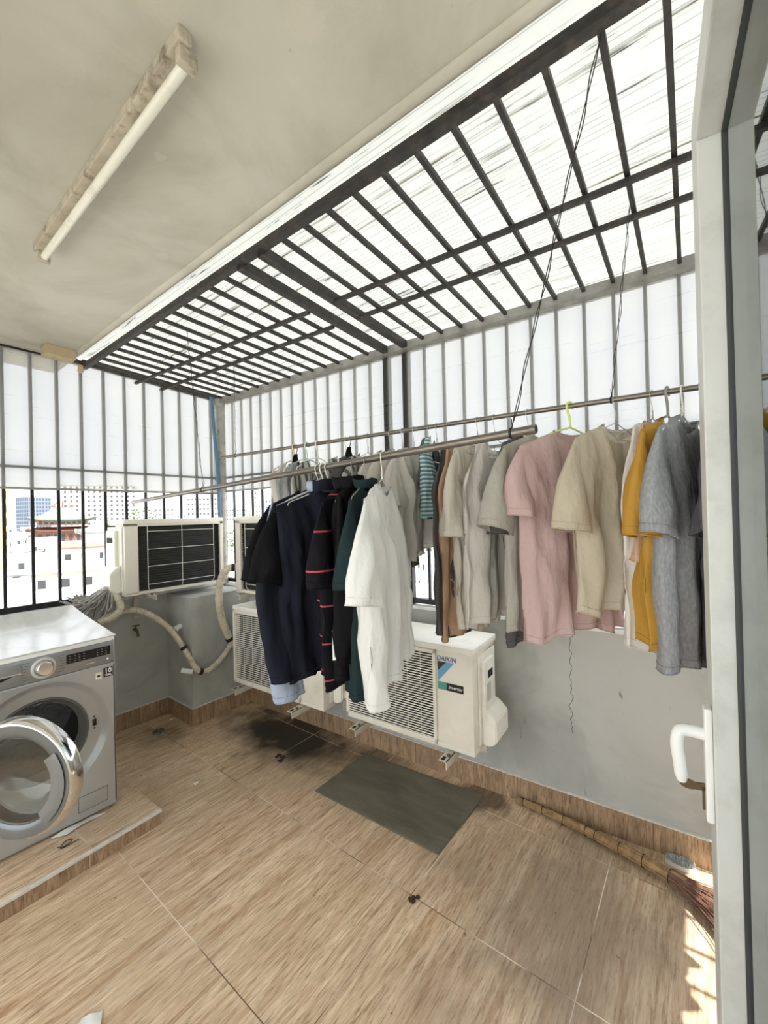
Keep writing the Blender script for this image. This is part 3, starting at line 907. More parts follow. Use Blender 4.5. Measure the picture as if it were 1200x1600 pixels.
# wall brackets
def bracket(label, loc, rotz, ln, drop=0.0):
    t = thing('wall_bracket', label, 'bracket', loc, rotz, 'air conditioner brackets')
    b = MB(); b.box(-0.02, 0.02, 0, ln, -0.008, -0.004); b.box(0.016, 0.02, 0, ln, -0.04, -0.004); b.box(-0.02, 0.02, ln-0.005, ln, -0.2, -0.004)
    b.build('arm', M_bracket, t)
    b = MB(); b.box(-0.011, 0.004, 0.006, 0.034, -0.0045, -0.003); b.build('bolt_slot', M_dark, t)
    b = MB(); b.lathe([(0.0005, 0.003), (0.008, 0.003), (0.008, -0.004)], (0.008, 0.05, 0), 'Z', 8); b.build('bolt', M_brass, t)
    return t
bracket('cream steel bracket sticking out under the left end of the logo air conditioner', at_wall(0.49, 1.38, 0.392), RWALL, 0.49)
bracket('cream steel bracket with wrapped tip under the right end of the logo air conditioner', at_wall(0.49, 0.86, 0.392), RWALL, 0.49)
bracket('cream steel bracket below the left end of the half-hidden air conditioner', at_wall(0.48, 2.40, 0.37), RWALL, 0.48)
bracket('cream steel bracket below the light blue shirt cuffs', at_wall(0.50, 1.84, 0.37), RWALL, 0.50)
bracket('cream steel bracket under the high olive-coil air conditioner', at_wall(0.35, 2.51, 0.968), RWALL, 0.34)
bracket('cream steel bracket under the left parapet air conditioner, beside the wrapped hose', (1.30, 3.03, 0.985), 0.0, 0.29)

# insulated pipe bundles
def hose(name, label, pts, r, m=M_tape, ties=()):
    t = thing(name, label, 'hose', pts[0])
    o = Vector(pts[0])
    sp = [p-o for p in smooth_path(pts, 7)]
    b = MB()
    rs = [r*(1+0.05*math.sin(i*1.7)+0.03*math.sin(i*3.1)) for i in range(len(sp))]
    b.tube(sp, rs, 14); b.build('sleeve', m, t, smooth=True)
    # wrap ridges of the tape, spiral
    b = MB()
    L = len(sp)
    sp2 = []
    K = (L-2)*5
    for k in range(K):
        u = k/5.0; i = int(u); f = u-i
        p = sp[i].lerp(sp[i+1], f); d = (sp[i+1]-sp[i]).normalized()
        a = d.orthogonal().normalized() if abs(d.z) > 0.99 else d.cross(Vector((0, 0, 1))).normalized()
        q = d.cross(a)
        ang = k*0.8
        sp2.append(p + (a*math.cos(ang)+q*math.sin(ang))*(r*1.02))
    b.tube(sp2, 0.0012, 5); b.build('tape_edge', mat('tape_edge', srgb(165, 150, 122), 0.7), t)
    for i in ties:
        i = min(i, L-2)
        b = MB(); d = (sp[i+1]-sp[i]).normalized()
        b.tube([sp[i]-d*0.012, sp[i]+d*0.012], r*1.16, 12); b.build('tie', M_blackwire, t)
    return t
hose('wrapped_hose', 'cream tape-wrapped pipe hanging from the left parapet air conditioner', [(1.085, 3.18, 1.06), (1.10, 3.17, 1.02), (1.125, 3.15, 0.96), (1.125, 3.13, 0.90), (1.07, 3.13, 0.855), (1.0, 3.14, 0.835)], 0.024)
hose('wrapped_hose', 'long cream tape-wrapped hose curving from the washing machine down round the corner column',
     [(1.03, 3.16, 0.85), (1.13, 3.18, 0.872), (1.24, 3.18, 0.868), (1.34, 3.16, 0.81), (1.44, 3.08, 0.69), (1.50, 2.97, 0.52), (1.535, 2.915, 0.415), (1.60, 2.90, 0.385), (1.69, 2.90, 0.42), (1.765, 2.90, 0.485), (1.80, 2.89, 0.54)], 0.020, ties=(33, 45))
hose('wrapped_hose', 'cream tape-wrapped pipe rising beside the half-hidden air conditioner to the high coil unit',
     [(1.81, 2.88, 0.53), (1.775, 2.89, 0.60), (1.735, 2.90, 0.72), (1.71, 2.90, 0.86), (1.715, 2.90, 0.98), (1.745, 2.90, 1.07), (1.80, 2.90, 1.115), (1.845, 2.88, 1.12)], 0.027, ties=(5, 46))
hose('wrapped_hose', 'cream wrapped pipe coiled under the gap between the two low air conditioners',
     [(1.80, 1.70, 0.50), (1.78, 1.66, 0.43), (1.83, 1.62, 0.40), (1.92, 1.63, 0.40), (1.96, 1.70, 0.42), (1.90, 1.76, 0.45)], 0.018)
b = MB(); b.tube([(1.46, 2.99, 0.415), (1.52, 2.945, 0.395)], 0.019, 14)
tag(b.build('pipe_stub', M_white, smooth=True), 'white pipe stub low on the corner column under the wrapped hose', 'pipe')
t = thing('outlet_elbow', 'white plastic outlet elbow on the side of the corner column', 'pipe cap', (1.525, 3.12, 0.70))
b = MB(); b.tube([(0, 0, 0), (-0.035, -0.008, -0.006)], 0.019, 16); b.build('socket', M_white, t, smooth=True)
b = MB(); b.tube([(-0.033, -0.008, -0.006), (-0.05, -0.012, -0.02)], 0.023, 16); b.build('cap', M_white, t, smooth=True)
t = thing('water_tap', 'small old brass tap on the grey wall beside the washing machine', 'tap', (1.285, YL, 0.70))
b = MB(); b.tube([(0, 0, 0), (0, -0.05, 0)], 0.010, 10); b.tube([(0, -0.03, 0), (0, -0.055, -0.01), (0.002, -0.06, -0.045)], 0.009, 10); b.build('body', M_brass, t, smooth=True)
b = MB(); b.tube([(0, -0.03, 0), (0, -0.03, 0.03)], 0.005, 8); b.box(-0.024, 0.024, -0.036, -0.024, 0.028, 0.036, bev=0.003); b.build('handle', M_brass, t)

# ------------------------------------------------------------------ washing machine
wm = thing('washing_machine', 'silver front-loading washing machine with its round door open', 'washing machine', (0.222, 2.367, 0.0717))
ww, wh, wdp = 0.60, 0.85, 0.60
ocx, ocz, orad = 0.305, 0.435, 0.168
# front panel with a round, dished opening
b = MB()
def front(u, v):
    return None
import itertools
seg = 64
rings = []
def rect_pt(a):
    c, s_ = math.cos(a), math.sin(a)
    x0, x1, z0, z1 = 0.004-ocx, ww-0.004-ocx, 0.02-ocz, 0.715-ocz
    t_ = min([q for q in ((x1/c if c > 1e-9 else 9), (x0/c if c < -1e-9 else 9), (z1/s_ if s_ > 1e-9 else 9), (z0/s_ if s_ < -1e-9 else 9)) if q > 0])
    return Vector((ocx+c*t_, 0, ocz+s_*t_))
angs = [2*PI*k/seg for k in range(seg)]
for cx_, cz_ in ((0.004, 0.02), (ww-0.004, 0.02), (ww-0.004, 0.715), (0.004, 0.715)):
    a = math.atan2(cz_-ocz, cx_-ocx) % (2*PI)
    i = min(range(len(angs)), key=lambda k: abs(angs[k]-a)); angs[i] = a
def ringv(fn): return [b.bm.verts.new(fn(a)) for a in angs]
prof = [(0.268, 0.0), (0.263, 0.004), (0.245, 0.022), (0.232, 0.032), (0.198, 0.032), (0.190, 0.036)]
rg = [ringv(rect_pt)]
def dish(r, y):
    def f(a):
        p = rect_pt(a); rm = (Vector((p.x-ocx, p.z-ocz))).length
        r2 = min(r, rm*0.985)
        return Vector((ocx+r2*math.cos(a), y, ocz+r2*math.sin(a)))
    return f
for r, y in prof: rg.append(ringv(dish(r, y)))
for A, B in zip(rg, rg[1:]):
    for k in range(seg): b.bm.faces.new((A[k], A[(k+1) % seg], B[(k+1) % seg], B[k]))
b.build('front_panel', M_silver, wm, smooth=True)
b = MB()
b.box(0, 0.012, 0.004, wdp, 0.02, wh-0.02); b.box(ww-0.012, ww, 0.0, wdp, 0.02, wh-0.015, bev=0.004); b.box(0, ww, wdp-0.01, wdp, 0.02, wh-0.02)
b.box(0, ww, 0.004, wdp, 0.012, 0.03)
b.build('cabinet', M_silver, wm, smooth=True)
b = MB()
b.lathe([(0.190, 0.034), (0.182, 0.034), (0.172, 0.045), (0.165, 0.07), (0.158, 0.075)], (ocx, 0, ocz), 'Y', 48); b.build('door_gasket', M_gask, wm, smooth=True)
b = MB(); b.lathe([(0.158, 0.072), (0.20, 0.10), (0.24, 0.12), (0.24, 0.45), (0.0005, 0.46)], (ocx, 0, ocz), 'Y', 48)
dm = b.build('drum', M_steel, wm, smooth=True)
b = MB()
for k in range(3):
    a = 2*PI*k/3 + 0.9
    c = Vector((ocx+0.215*math.cos(a), 0.26, ocz+0.215*math.sin(a)))
    b.tube([c+Vector((0, -0.13, 0)), c+Vector((0.01, 0, 0)), c+Vector((0, 0.13, 0))], [0.018, 0.03, 0.018], 12)
b.build('drum_paddle', M_silver2, wm, smooth=True)
# control panel
b = MB(); b.box(0.004, ww-0.004, -0.004, 0.03, 0.722, wh-0.022, bev=0.004); b.build('control_panel', M_silver2, wm, smooth=True)
b = MB(); b.box(0.004, ww-0.002, -0.006, 0.02, 0.712, 0.721, bev=0.002); b.build('trim_strip', M_silver, wm)
dwr = MB(); dwr.box(0.008, 0.238, -0.007, 0.01, 0.732, wh-0.034, bev=0.003)
dw = dwr.build('detergent_drawer', M_silver2, wm, smooth=True)
b = MB(); b.box(0.03, 0.236, -0.010, -0.005, 0.772, 0.778, bev=0.001); b.build('drawer_lip', M_chrome, dw)
b = MB(); b.poly([(0.03, -0.0075, 0.771), (0.21, -0.0075, 0.771), (0.17, -0.0075, 0.758), (0.03, -0.0075, 0.756)], (0, -0.001, 0)); b.build('drawer_grip', M_black, dw)
b = MB(); b.lathe([(0.0005, -0.034), (0.027, -0.034), (0.031, -0.030), (0.033, -0.012), (0.034, -0.008)], (0.315, 0, 0.776), 'Y', 40); kn = b.build('dial', M_chrome, wm, smooth=True)
b = MB(); b.lathe([(0.034, -0.010), (0.037, -0.014), (0.043, -0.014), (0.046, -0.010), (0.047, -0.004)], (0.315, 0, 0.776), 'Y', 40); b.build('dial_ring', mat('pale_ring', srgb(205, 205, 200), 0.3, 0.3), kn, smooth=True)
b = MB()
for k in range(7):
    for sx in (-1, 1):
        z = 0.740 + 0.012*k
        x = 0.315 + sx*(0.062 + 0.004*(3-abs(k-3)))
        b.box(x-0.012, x+0.012, -0.0052, -0.0042, z-0.001, z+0.001)
b.build('dial_markings', mat('print_grey', srgb(96, 96, 94), 0.5), wm)
b = MB(); b.box(0.398, 0.578, -0.0062, -0.004, 0.765, 0.808); ds = b.build('display', M_black, wm)
b = MB()
for k in range(9):
    if k in (4, 5): continue
    for j in range(3):
        x = 0.412 + k*0.0185; z = 0.774 + j*0.012
        b.box(x-0.003, x+0.003, -0.0068, -0.006, z-0.0012, z+0.0012)
b.build('touch_marks', mat('touch_print', srgb(150, 150, 150), 0.5), ds)
b = MB(); b.lathe([(0.0005, -0.007), (0.005, -0.007), (0.005, -0.004)], (0.566, 0, 0.745), 'Y', 14); b.build('start_button', M_white, wm)
b = MB(); b.box(0.475, 0.515, -0.0055, -0.004, 0.741, 0.746, bev=0.0015); b.build('panel_mark', M_chrome, wm)
b = MB(); b.box(0.548, 0.588, -0.0022, 0.001, 0.655, 0.700); st = b.build('warranty_sticker', M_black, wm)
text_mesh('sticker_number', '10', 0.032, M_white, st, Matrix.Translation((0.568, -0.0026, 0.684)) @ Matrix.Rotation(PI/2, 4, 'X'), 0.0002, 0, 0.0006)
text_mesh('sticker_word', 'YEAR', 0.012, M_white, st, Matrix.Translation((0.568, -0.0026, 0.664)) @ Matrix.Rotation(PI/2, 4, 'X'), 0.0002, 0, 0.0003)
b = MB(); b.box(0.515, 0.540, -0.0022, 0.001, 0.655, 0.685); st = b.build('energy_sticker', mat('cream_sticker', srgb(226, 222, 205), 0.5), wm)
b = MB(); b.poly([(0.521, -0.0024, 0.664), (0.534, -0.0024, 0.664), (0.534, -0.0024, 0.670), (0.5275, -0.0024, 0.677), (0.521, -0.0024, 0.670)], (0, -0.0004, 0)); b.build('sticker_print', M_black, st)
b = MB(); b.box(0.4345, 0.5585, -0.0008, 0.002, 0.0475, 0.1205); b.build('flap_gap', M_gask, wm)
b = MB(); b.box(0.437, 0.556, -0.002, 0.002, 0.050, 0.118, bev=0.003); b.box(0.465, 0.520, -0.004, 0, 0.082, 0.094, bev=0.002); b.build('filter_flap', M_silver, wm, smooth=True)
b = MB(); b.box(ocx+0.203, ocx+0.219, 0.026, 0.036, ocz-0.012, ocz+0.02, bev=0.002); b.build('door_lock', M_black, wm)
for zz in (ocz-0.024, ocz+0.032):
    b = MB(); b.lathe([(0.0005, 0.028), (0.004, 0.028), (0.004, 0.034)], (ocx+0.211, 0, zz), 'Y', 10); b.build('screw', M_black, wm)
b = MB(); b.box(0, ww, 0.002, wdp, wh-0.022, wh-0.002, bev=0.004); b.build('top_plate', M_white, wm, smooth=True)
for fx in (0.05, ww-0.05):
    for fy in (0.06, wdp-0.06):
        b = MB(); b.lathe([(0.02, 0), (0.022, 0.004), (0.018, 0.014)], (fx, fy, 0), 'Z', 16, True); b.build('foot', M_black, wm)
# the open door, hinged at the left edge
dh = bpy.data.objects.new('porthole_door', None); C.objects.link(dh); dh.parent = wm
DR = 0.237
dh.location = (ocx-0.245, -0.014, ocz-0.012); dh.rotation_euler = (0, 0, R(-54))
b = MB()
b.lathe([(0.219, -0.040), (0.226, -0.036), (0.234, -0.022), (0.237, -0.006), (0.237, 0.008), (0.229, 0.016)], (DR, 0, 0), 'Y', 64)
b.build('outer_ring', M_chrome, dh, smooth=True)
b = MB()
b.lathe([(0.165, -0.026), (0.172, -0.034), (0.195, -0.041), (0.219, -0.041)], (DR, 0, 0), 'Y', 64)
b.build('face_ring', mat('gunmetal_ring', srgb(120, 124, 124), 0.28, 0.5, var=0.12, vscale=9), dh, smooth=True)
b = MB()
def grip(u, v):
    a = R(-50) + R(85)*u; r = 0.150 + 0.052*v
    return Vector((DR+r*math.cos(a), -0.046 - 0.004*math.sin(PI*v), r*math.sin(a)))
b.grid(grip, 24, 6)
def grip2(u, v): return grip(u, v)+Vector((0, 0.006, 0))
b.grid(grip2, 24, 6)
b.build('door_grip', mat('gunmetal_grip', srgb(136, 140, 140), 0.3, 0.5), dh, smooth=True)
b = MB()
b.lathe([(0.229, 0.016), (0.219, 0.020), (0.175, 0.022), (0.160, 0.014), (0.155, 0.02)], (DR, 0, 0), 'Y', 64)
b.build('inner_ring', M_silver2, dh, smooth=True)
mgl = bpy.data.materials.new('porthole_glass'); mgl.use_nodes = True
pg = mgl.node_tree.nodes['Principled BSDF']
pg.inputs['Transmission Weight'].default_value = 1.0; pg.inputs['Roughness'].default_value = 0.03; pg.inputs['IOR'].default_value = 1.45
pg.inputs['Base Color'].default_value = (0.86, 0.88, 0.86, 1)
b = MB(); b.lathe([(0.162, 0.012), (0.150, 0.028), (0.136, 0.055), (0.108, 0.075), (0.06, 0.085), (0.0005, 0.087), (0.0005, 0.081), (0.06, 0.079), (0.10, 0.069), (0.130, 0.051), (0.144, 0.026), (0.156, 0.008)], (DR, 0, 0), 'Y', 56)
b.build('glass_bowl', mgl, dh, smooth=True)
b = MB(); b.lathe([(0.171, -0.034), (0.12, -0.040), (0.05, -0.044), (0.0005, -0.045), (0.0005, -0.041), (0.05, -0.040), (0.12, -0.036), (0.171, -0.030)], (DR, 0, 0), 'Y', 48)
b.build('outer_glass', mgl, dh, smooth=True)
b = MB(); b.box(-0.014, 0.012, -0.012, 0.016, -0.05, 0.05, bev=0.004); b.build('hinge', M_silver2, dh)
# marble-pattern cover lying on top, back and right rim curling up
b = MB()
def cover(u, v):
    x = -0.02 + u*0.625
    y = -0.004 + v*0.665
    rise = 0.075*max(0, (v-0.80)/0.20)**1.3
    side = (0.075*max(0, (u-0.80)/0.20)**1.4)*(v**1.3)
    z = max(rise, side) + 0.002*math.sin(x*14)*math.sin(y*9)
    return Vector((x, y, z))
b.grid(cover, 40, 40)
def cover2(u, v):
    return cover(u, v) - Vector((0, 0, 0.006))
b.grid(cover2, 40, 40)
def edge(u, v):
    t = u*4
    if t <= 1: q = (t, 0)
    elif t <= 2: q = (1, t-1)
    elif t <= 3: q = (3-t, 1)
    else: q = (0, 4-t)
    return cover(*q) - Vector((0, 0, 0.006*v))
b.grid(edge, 121, 2)
o = tag(b.build('machine_cover', M_marble, smooth=True), 'white marble-pattern cover with raised rim lying on the washing machine', 'cover')
o.location = (0.222, 2.367, 0.0717+0.85+0.005)
# paper scrap under the machine
b = MB(); b.grid(lambda u, v: Vector((u*0.17-0.05*v, v*0.035, 0.004+0.005*math.sin(u*5)+0.002*v)), 14, 4)
o = tag(b.build('paper_scrap', M_sill, smooth='all'), 'white paper strip sticking out under the washing machine', 'paper'); o.location = (0.60, 2.325, 0.0725); o.rotation_euler.z = R(8)
b = MB(); b.tube(smooth_path([(0, 0, 0.003), (0.02, -0.015, 0.003), (0.05, -0.008, 0.004), (0.055, 0.01, 0.003), (0.03, 0.012, 0.004), (0.01, -0.02, 0.003), (0.075, -0.02, 0.003)]), 0.0018, 6)
o = tag(b.build('loose_wire', M_blackwire), 'thin loose wire curled on the tiled platform edge', 'wire'); o.location = (0.55, 2.27, 0.0722)

# string mop leaning behind the washing machine
mp_ = thing('string_mop', 'grey string mop hanging upside down behind the washing machine', 'mop', (0.99, 3.20, 0.86))
random.seed(4)
b = MB()
for k in range(56):
    a = random.uniform(-1.25, 0.75); r = random.uniform(0.10, 0.24)
    y = random.uniform(-0.05, 0.06)
    ex, ez = 0.075 + math.sin(a-0.55)*r, 0.17 - abs(math.cos(a-0.55))*r*0.95
    pts = [(0.10+random.uniform(-.02, .02), y*0.4, 0.185), (0.10+(ex-0.10)*0.35, y, 0.15+0.02*random.random()), (0.10+(ex-0.10)*0.8, y*1.3, 0.06+ez*0.35), (ex-0.02, y*1.4, ez+0.0)]
    b.tube(smooth_path(pts, 5), 0.0056, 6)
b.build('strings', M_mop, mp_, smooth=True)
b = MB(); b.box(0.055, 0.145, -0.02, 0.02, 0.17, 0.20, bev=0.006); b.build('clamp', M_bracket, mp_, smooth=True)
b = MB(); b.tube([(0.04, 0.03, 0.17), (-0.06, 0.02, -0.25), (-0.11, 0.01, -0.78)], 0.011, 10); b.build('handle', M_rail, mp_, smooth=True)

# ------------------------------------------------------------------ things on the floor
b = MB()
def rub(z):
    return lambda u, v: Vector((-0.24+0.48*u + 0.012*v, -0.385+0.77*v, z+0.0015*math.sin(u*7+v*5)))
pts = [(1.542, 1.701), (1.567, 0.945), (2.036, 0.937), (1.971, 1.707)]
b.box(-1, 1, -1, 1, 0, 1)
for v in b.bm.verts:
    u_, v_ = (v.co.x+1)/2, (v.co.y+1)/2
    A = Vector((*pts[1], 0)).lerp(Vector((*pts[2], 0)), u_); B = Vector((*pts[0], 0)).lerp(Vector((*pts[3], 0)), u_)
    p = A.lerp(B, v_); v.co = Vector((p.x-1.78, p.y-1.32, 0.001+0.007*v.co.z))
bmesh.ops.bevel(b.bm, geom=b.bm.edges[:], offset=0.002, segments=2, affect='EDGES')
o = tag(b.build('rubber_mat', M_mat_rub), 'worn dark grey rubber mat on the floor in front of the air conditioner', 'mat'); o.location = (1.78, 1.32, 0)

# straw broom: stick bundle with ties, bristles fanning out
br = thing('straw_broom', 'long straw broom lying on the floor along the right wall', 'broom', (2.085, 0.77, 0))
ax = [(2.085, 0.785, 0.022), (2.077, 0.63, 0.024), (2.06, 0.47, 0.026), (2.03, 0.31, 0.03), (1.995, 0.17, 0.036), (1.96, 0.06, 0.036)]
ax = [Vector(p)-Vector((2.085, 0.77, 0)) for p in ax]
axs = smooth_path(ax, 8)
random.seed(9)
b = MB()
b.tube(axs, [0.010+0.010*i/(len(axs)-1) for i in range(len(axs))], 10)
for k in range(70):
    a = random.uniform(0, 2*PI); rr_ = random.uniform(0.6, 1.0); ph = random.uniform(-.2, .2)
    pts = []
    for i, p in enumerate(axs[::3]):
        f = i/(len(axs[::3])-1); r = (0.0125+0.012*f)*rr_
        d = (axs[-1]-axs[0]).normalized(); s1 = d.cross(Vector((0, 0, 1))).normalized(); s2 = s1.cross(d)
        q = p + (s1*math.cos(a+ph*f*3) + s2*math.sin(a+ph*f*3))*r
        q.z = max(q.z, 0.0025); pts.append(q)
    b.tube(pts, 0.0022, 5)
b.build('handle', M_straw, br)
for f in (0.07, 0.2, 0.33, 0.46, 0.49, 0.62, 0.75, 0.9):
    i = int(f*(len(axs)-2)); d = (axs[i+1]-axs[i]).normalized(); s1 = d.cross(Vector((0, 0, 1))).normalized(); s2 = s1.cross(d)
    r = 0.0155+0.012*f
    b = MB(); b.tube([Vector((q.x, q.y, max(q.z, 0.0015))) for q in [axs[i]+(s1*math.cos(a)+s2*math.sin(a))*r for a in [2*PI*j/16 for j in range(16)]]], 0.0016, 5, closed=True)
    b.build('tie', M_blackwire, br)
b = MB()
end = axs[-6]; dirv = (axs[-1]-axs[-6]).normalized()
side = dirv.cross(Vector((0, 0, 1))).normalized()
for k in range(260):
    sp = random.gauss(0, 0.48); ln = random.uniform(0.24, 0.5); up_ = random.uniform(0, 0.045)
    st = end + side*random.uniform(-.02, .02) + Vector((0, 0, random.uniform(-.02, .02)))
    pts = []
    for j in range(5):
        f = j/4
        q = st + dirv*ln*f + side*(math.sin(sp)*ln*f*(0.35+0.5*f)) + Vector((0, 0, (up_-0.015)*f*f))
        q = q + side*0.01*math.sin(k+f*6)*f
        q.z = max(q.z, 0.003); pts.append(q)
    b.tube(pts, [0.0022, 0.002, 0.0018, 0.0015, 0.0008], 4)
o = b.build('bristles', M_straw_d, br); 

sb = thing('scrub_brush', 'small oval scrub brush with white bristles lying by the right skirting', 'brush', (2.104, 0.098, 0.001), R(92))
b = MB()
b.grid(lambda u, v: Vector((0.056*math.cos(2*PI*u)*(1 if v < 0.5 else 0.96), 0.021*math.sin(2*PI*u)*(1 if v < 0.5 else 0.9), [0.0, 0.004, 0.012, 0.016][int(round(v*3))])), 36, 4, closed_u=True)
b.bm.verts.ensure_lookup_table(); b.bm.faces.new(b.bm.verts[:36]); b.bm.faces.new(b.bm.verts[-36:])
b.build('body', M_white, sb, smooth=True)
b = MB()
for i in range(15):
    for j in range(5):
        x = -0.047+0.0067*i; y = -0.014+0.007*j
        if (x/0.05)**2+(y/0.018)**2 > 1.05: continue
        for q in range(4):
            dx, dy = random.uniform(-.004, .004), random.uniform(-.004, .004)
            b.tube([(x, y, 0.013), (x+dx*1.5, y+dy*1.5, 0.036)], 0.0012, 4)
b.build('bristle_tuft', mat('pale_blue_bristle', srgb(188, 198, 200), 0.6, var=0.3, vscale=60), sb)

# floor drain with grey cap, dirt clump, scraps
t = thing('floor_drain', 'small grimy steel drain plate on the floor near the corner column', 'drain', (1.338, 3.086, 0.0))
b = MB(); b.lathe([(0.042, 0.0), (0.042, 0.003), (0.036, 0.004), (0.012, 0.009), (0.0005, 0.010)], seg=28); b.build('plate', mat('tarnished_steel', srgb(150, 146, 135), 0.4, 0.6, var=0.5, vscale=30), t, smooth=True)
b = MB()
for k in range(8):
    a = 2*PI*k/8; b.bar((0.014*math.cos(a), 0.014*math.sin(a), 0.009), (0.034*math.cos(a), 0.034*math.sin(a), 0.0055), 0.004, 0.001)
b.build('slot', M_dark, t)
def clump(name, label, cat, loc, r, m, seed, flat=0.4, n=7):
    random.seed(seed)
    b = MB()
    for k in range(n):
        c = Vector((random.uniform(-r, r), random.uniform(-r, r), r*flat*0.35))
        s_ = r*random.uniform(0.25, 0.55)
        g = bmesh.ops.create_icosphere(b.bm, subdivisions=2, radius=s_)
        for v in g['verts']:
            v.co *= 1+0.35*noise.noise(v.co*90+Vector((k, 0, 0)))
            v.co.z *= flat
            v.co += c
            v.co.z = max(v.co.z, 0.0005)
    o = tag(b.build(name, m), label, cat); o.location = loc
    return o
clump('dirt_clump', 'dark brown clump of dirt on the floor tile joint below the mat', 'dirt', (1.335, 0.912, 0), 0.02, mat('brown_dirt', srgb(62, 46, 34), 0.9, var=0.5, vscale=80), 3)
clump('litter_bits', 'small dark crumbs scattered on the tiles left of the mat', 'dirt', (1.63, 2.12, 0), 0.035, mat('brown_dirt', srgb(62, 46, 34), 0.9), 6, 0.15, 6)
def scrap(label, loc, sx, sy, rz):
    b = MB(); b.grid(lambda u, v: Vector(((u-.5)*sx*(1-.3*v), (v-.5)*sy, 0.003+0.006*abs(math.sin(u*4+v*3)))), 8, 6)
    o = tag(b.build('paper_scrap', M_sill, smooth='all'), label, 'paper'); o.location = loc; o.rotation_euler.z = rz
    return o
scrap('tiny torn white scrap on the tiles between platform and mat', (1.19, 2.30, 0), 0.03, 0.022, 0.4)
scrap('white paper lying on the floor at the bottom edge of the view', (0.425, 1.475, 0), 0.075, 0.06, -0.6)
scrap('tiny white flake on the floor in front of the corner column', (1.47, 3.18, 0), 0.022, 0.014, 0.2)

# ------------------------------------------------------------------ clothes rails
def P2(y): return Vector((1.503+(2.477-y)*0.0229, y, 1.90-0.0161*(2.477-y)))
def P1(y): return Vector((1.26-(3.25-y)*0.0468, y, 1.633+(3.25-y)*0.0299))
R2, R1 = 0.0095, 0.0125
b = MB(); b.tube([P2(-0.84), P2(2.477)], R2, 16)
tag(b.build('clothes_rail', M_pole, smooth=True), 'thinner brownish steel clothes rail farther back, carrying the pale shirts', 'clothes rail')
b = MB(); b.tube([P1(0.342), P1(3.25)], R1, 18)
rail1 = tag(b.build('clothes_rail', M_pole, smooth=True), 'thicker grey clothes rail in front, its open end hanging before the pink shirt', 'clothes rail')
b = MB(); b.lathe([(0.0005, 0), (0.0095, 0)], (0, 0, 0), 'Z', 14)
o = b.build('open_end', M_dark, rail1); o.location = P1(0.3412); o.rotation_euler = (P1(3)-P1(0.342)).to_track_quat('Z', 'Y').to_euler()
def wire(label, top, bot, rad, wrap_r):
    t = thing('hanging_wire', label, 'wire', top)
    o = Vector(top)
    d = Vector(bot)-o
    b = MB()
    n = 46
    for ph in (0, PI):
        pts = []
        for i in range(n+1):
            f = i/n
            k = 0.003+0.002*math.sin(f*9+ph)
            pts.append(d*f + Vector((math.cos(f*26+ph)*k, math.sin(f*26+ph)*k, 0)))
        b.tube(pts, rad, 5)
    b.build('strand', M_blackwire, t)
    b = MB()
    c = Vector(bot)-o - Vector((0, 0, wrap_r))
    for q in range(2):
        b.tube([c+Vector((math.cos(a)*(wrap_r+rad), 0.003*q, math.sin(a)*(wrap_r+rad))) for a in [2*PI*j/16 for j in range(16)]], rad*1.2, 5, closed=True)
    b.tube([c+Vector((0.004, 0, wrap_r)), c+Vector((0.012, 0.004, wrap_r+0.03))], rad, 5)
    b.build('loop', M_blackwire, t)
    return t
wire('long black twisted wire holding the open end of the front rail', (1.033, 0.150, 2.558), P1(0.41)+Vector((0, 0, R1)), 0.0014, R1)
wire('thin black wire holding the far end of the front rail', (1.16, 2.234, 2.55), P1(2.19)+Vector((0, 0, R1)), 0.0011, R1)
wire('thin black wire holding the back rail above the beige t-shirt', (1.62, 0.165, 2.52), P2(0.225)+Vector((0, 0, R2)), 0.0012, R2)
wire('thin black wire holding the left end of the back rail', (1.53, 2.36, 2.52), P2(2.33)+Vector((0, 0, R2)), 0.0010, R2)

# ------------------------------------------------------------------ hangers and garments
M_hw = mat('steel_hanger_wire', srgb(170, 168, 162), 0.35, 0.7)
def hanger(pole, rad, y, yaw, label, m=None, r=0.0014, plastic=False, group=None, half=0.185, twist=True):
    m = m or M_hw
    p = pole(y)
    t = thing('clothes_hanger', label, 'hanger', p, yaw, group)
    R_ = rad + r + 0.001
    top = [Vector((math.cos(a)*R_, 0, math.sin(a)*R_)) for a in [R(-35)+R(215)*j/10 for j in range(11)]]
    pts = top[:] + [Vector((-R_*0.9, 0, -0.012)), Vector((-R_*0.3, 0, -0.034)), Vector((0, 0, -0.05)), Vector((0, 0, -0.078))]
    b = MB(); b.tube(smooth_path(pts, 3), r, 8); b.build('hook', m, t, smooth=True)
    b = MB()
    if plastic:
        b.tube(smooth_path([(0, 0, -0.075), (-0.05, 0, -0.088), (-half*0.7, 0, -0.115), (-half, 0, -0.14), (-half*0.96, 0, -0.155), (-half*0.6, 0, -0.158), (0, 0, -0.158), (half*0.6, 0, -0.158), (half*0.96, 0, -0.155), (half, 0, -0.14), (half*0.7, 0, -0.115), (0.05, 0, -0.088), (0, 0, -0.075)], 4), r*0.85, 8)
    else:
        b.tube([(0, 0, -0.078), (-half, 0, -0.142), (-half-0.008, 0, -0.152), (-half, 0, -0.157), (half, 0, -0.157), (half+0.008, 0, -0.152), (half, 0, -0.142), (0, 0, -0.078)], r, 6)
        if twist:
            b.tube([Vector((math.cos(k*1.4)*r*1.6, math.sin(k*1.4)*r*1.6, -0.05-0.0011*k)) for k in range(27)], r*0.9, 5)
    b.build('frame', m, t, smooth=True)
    return t

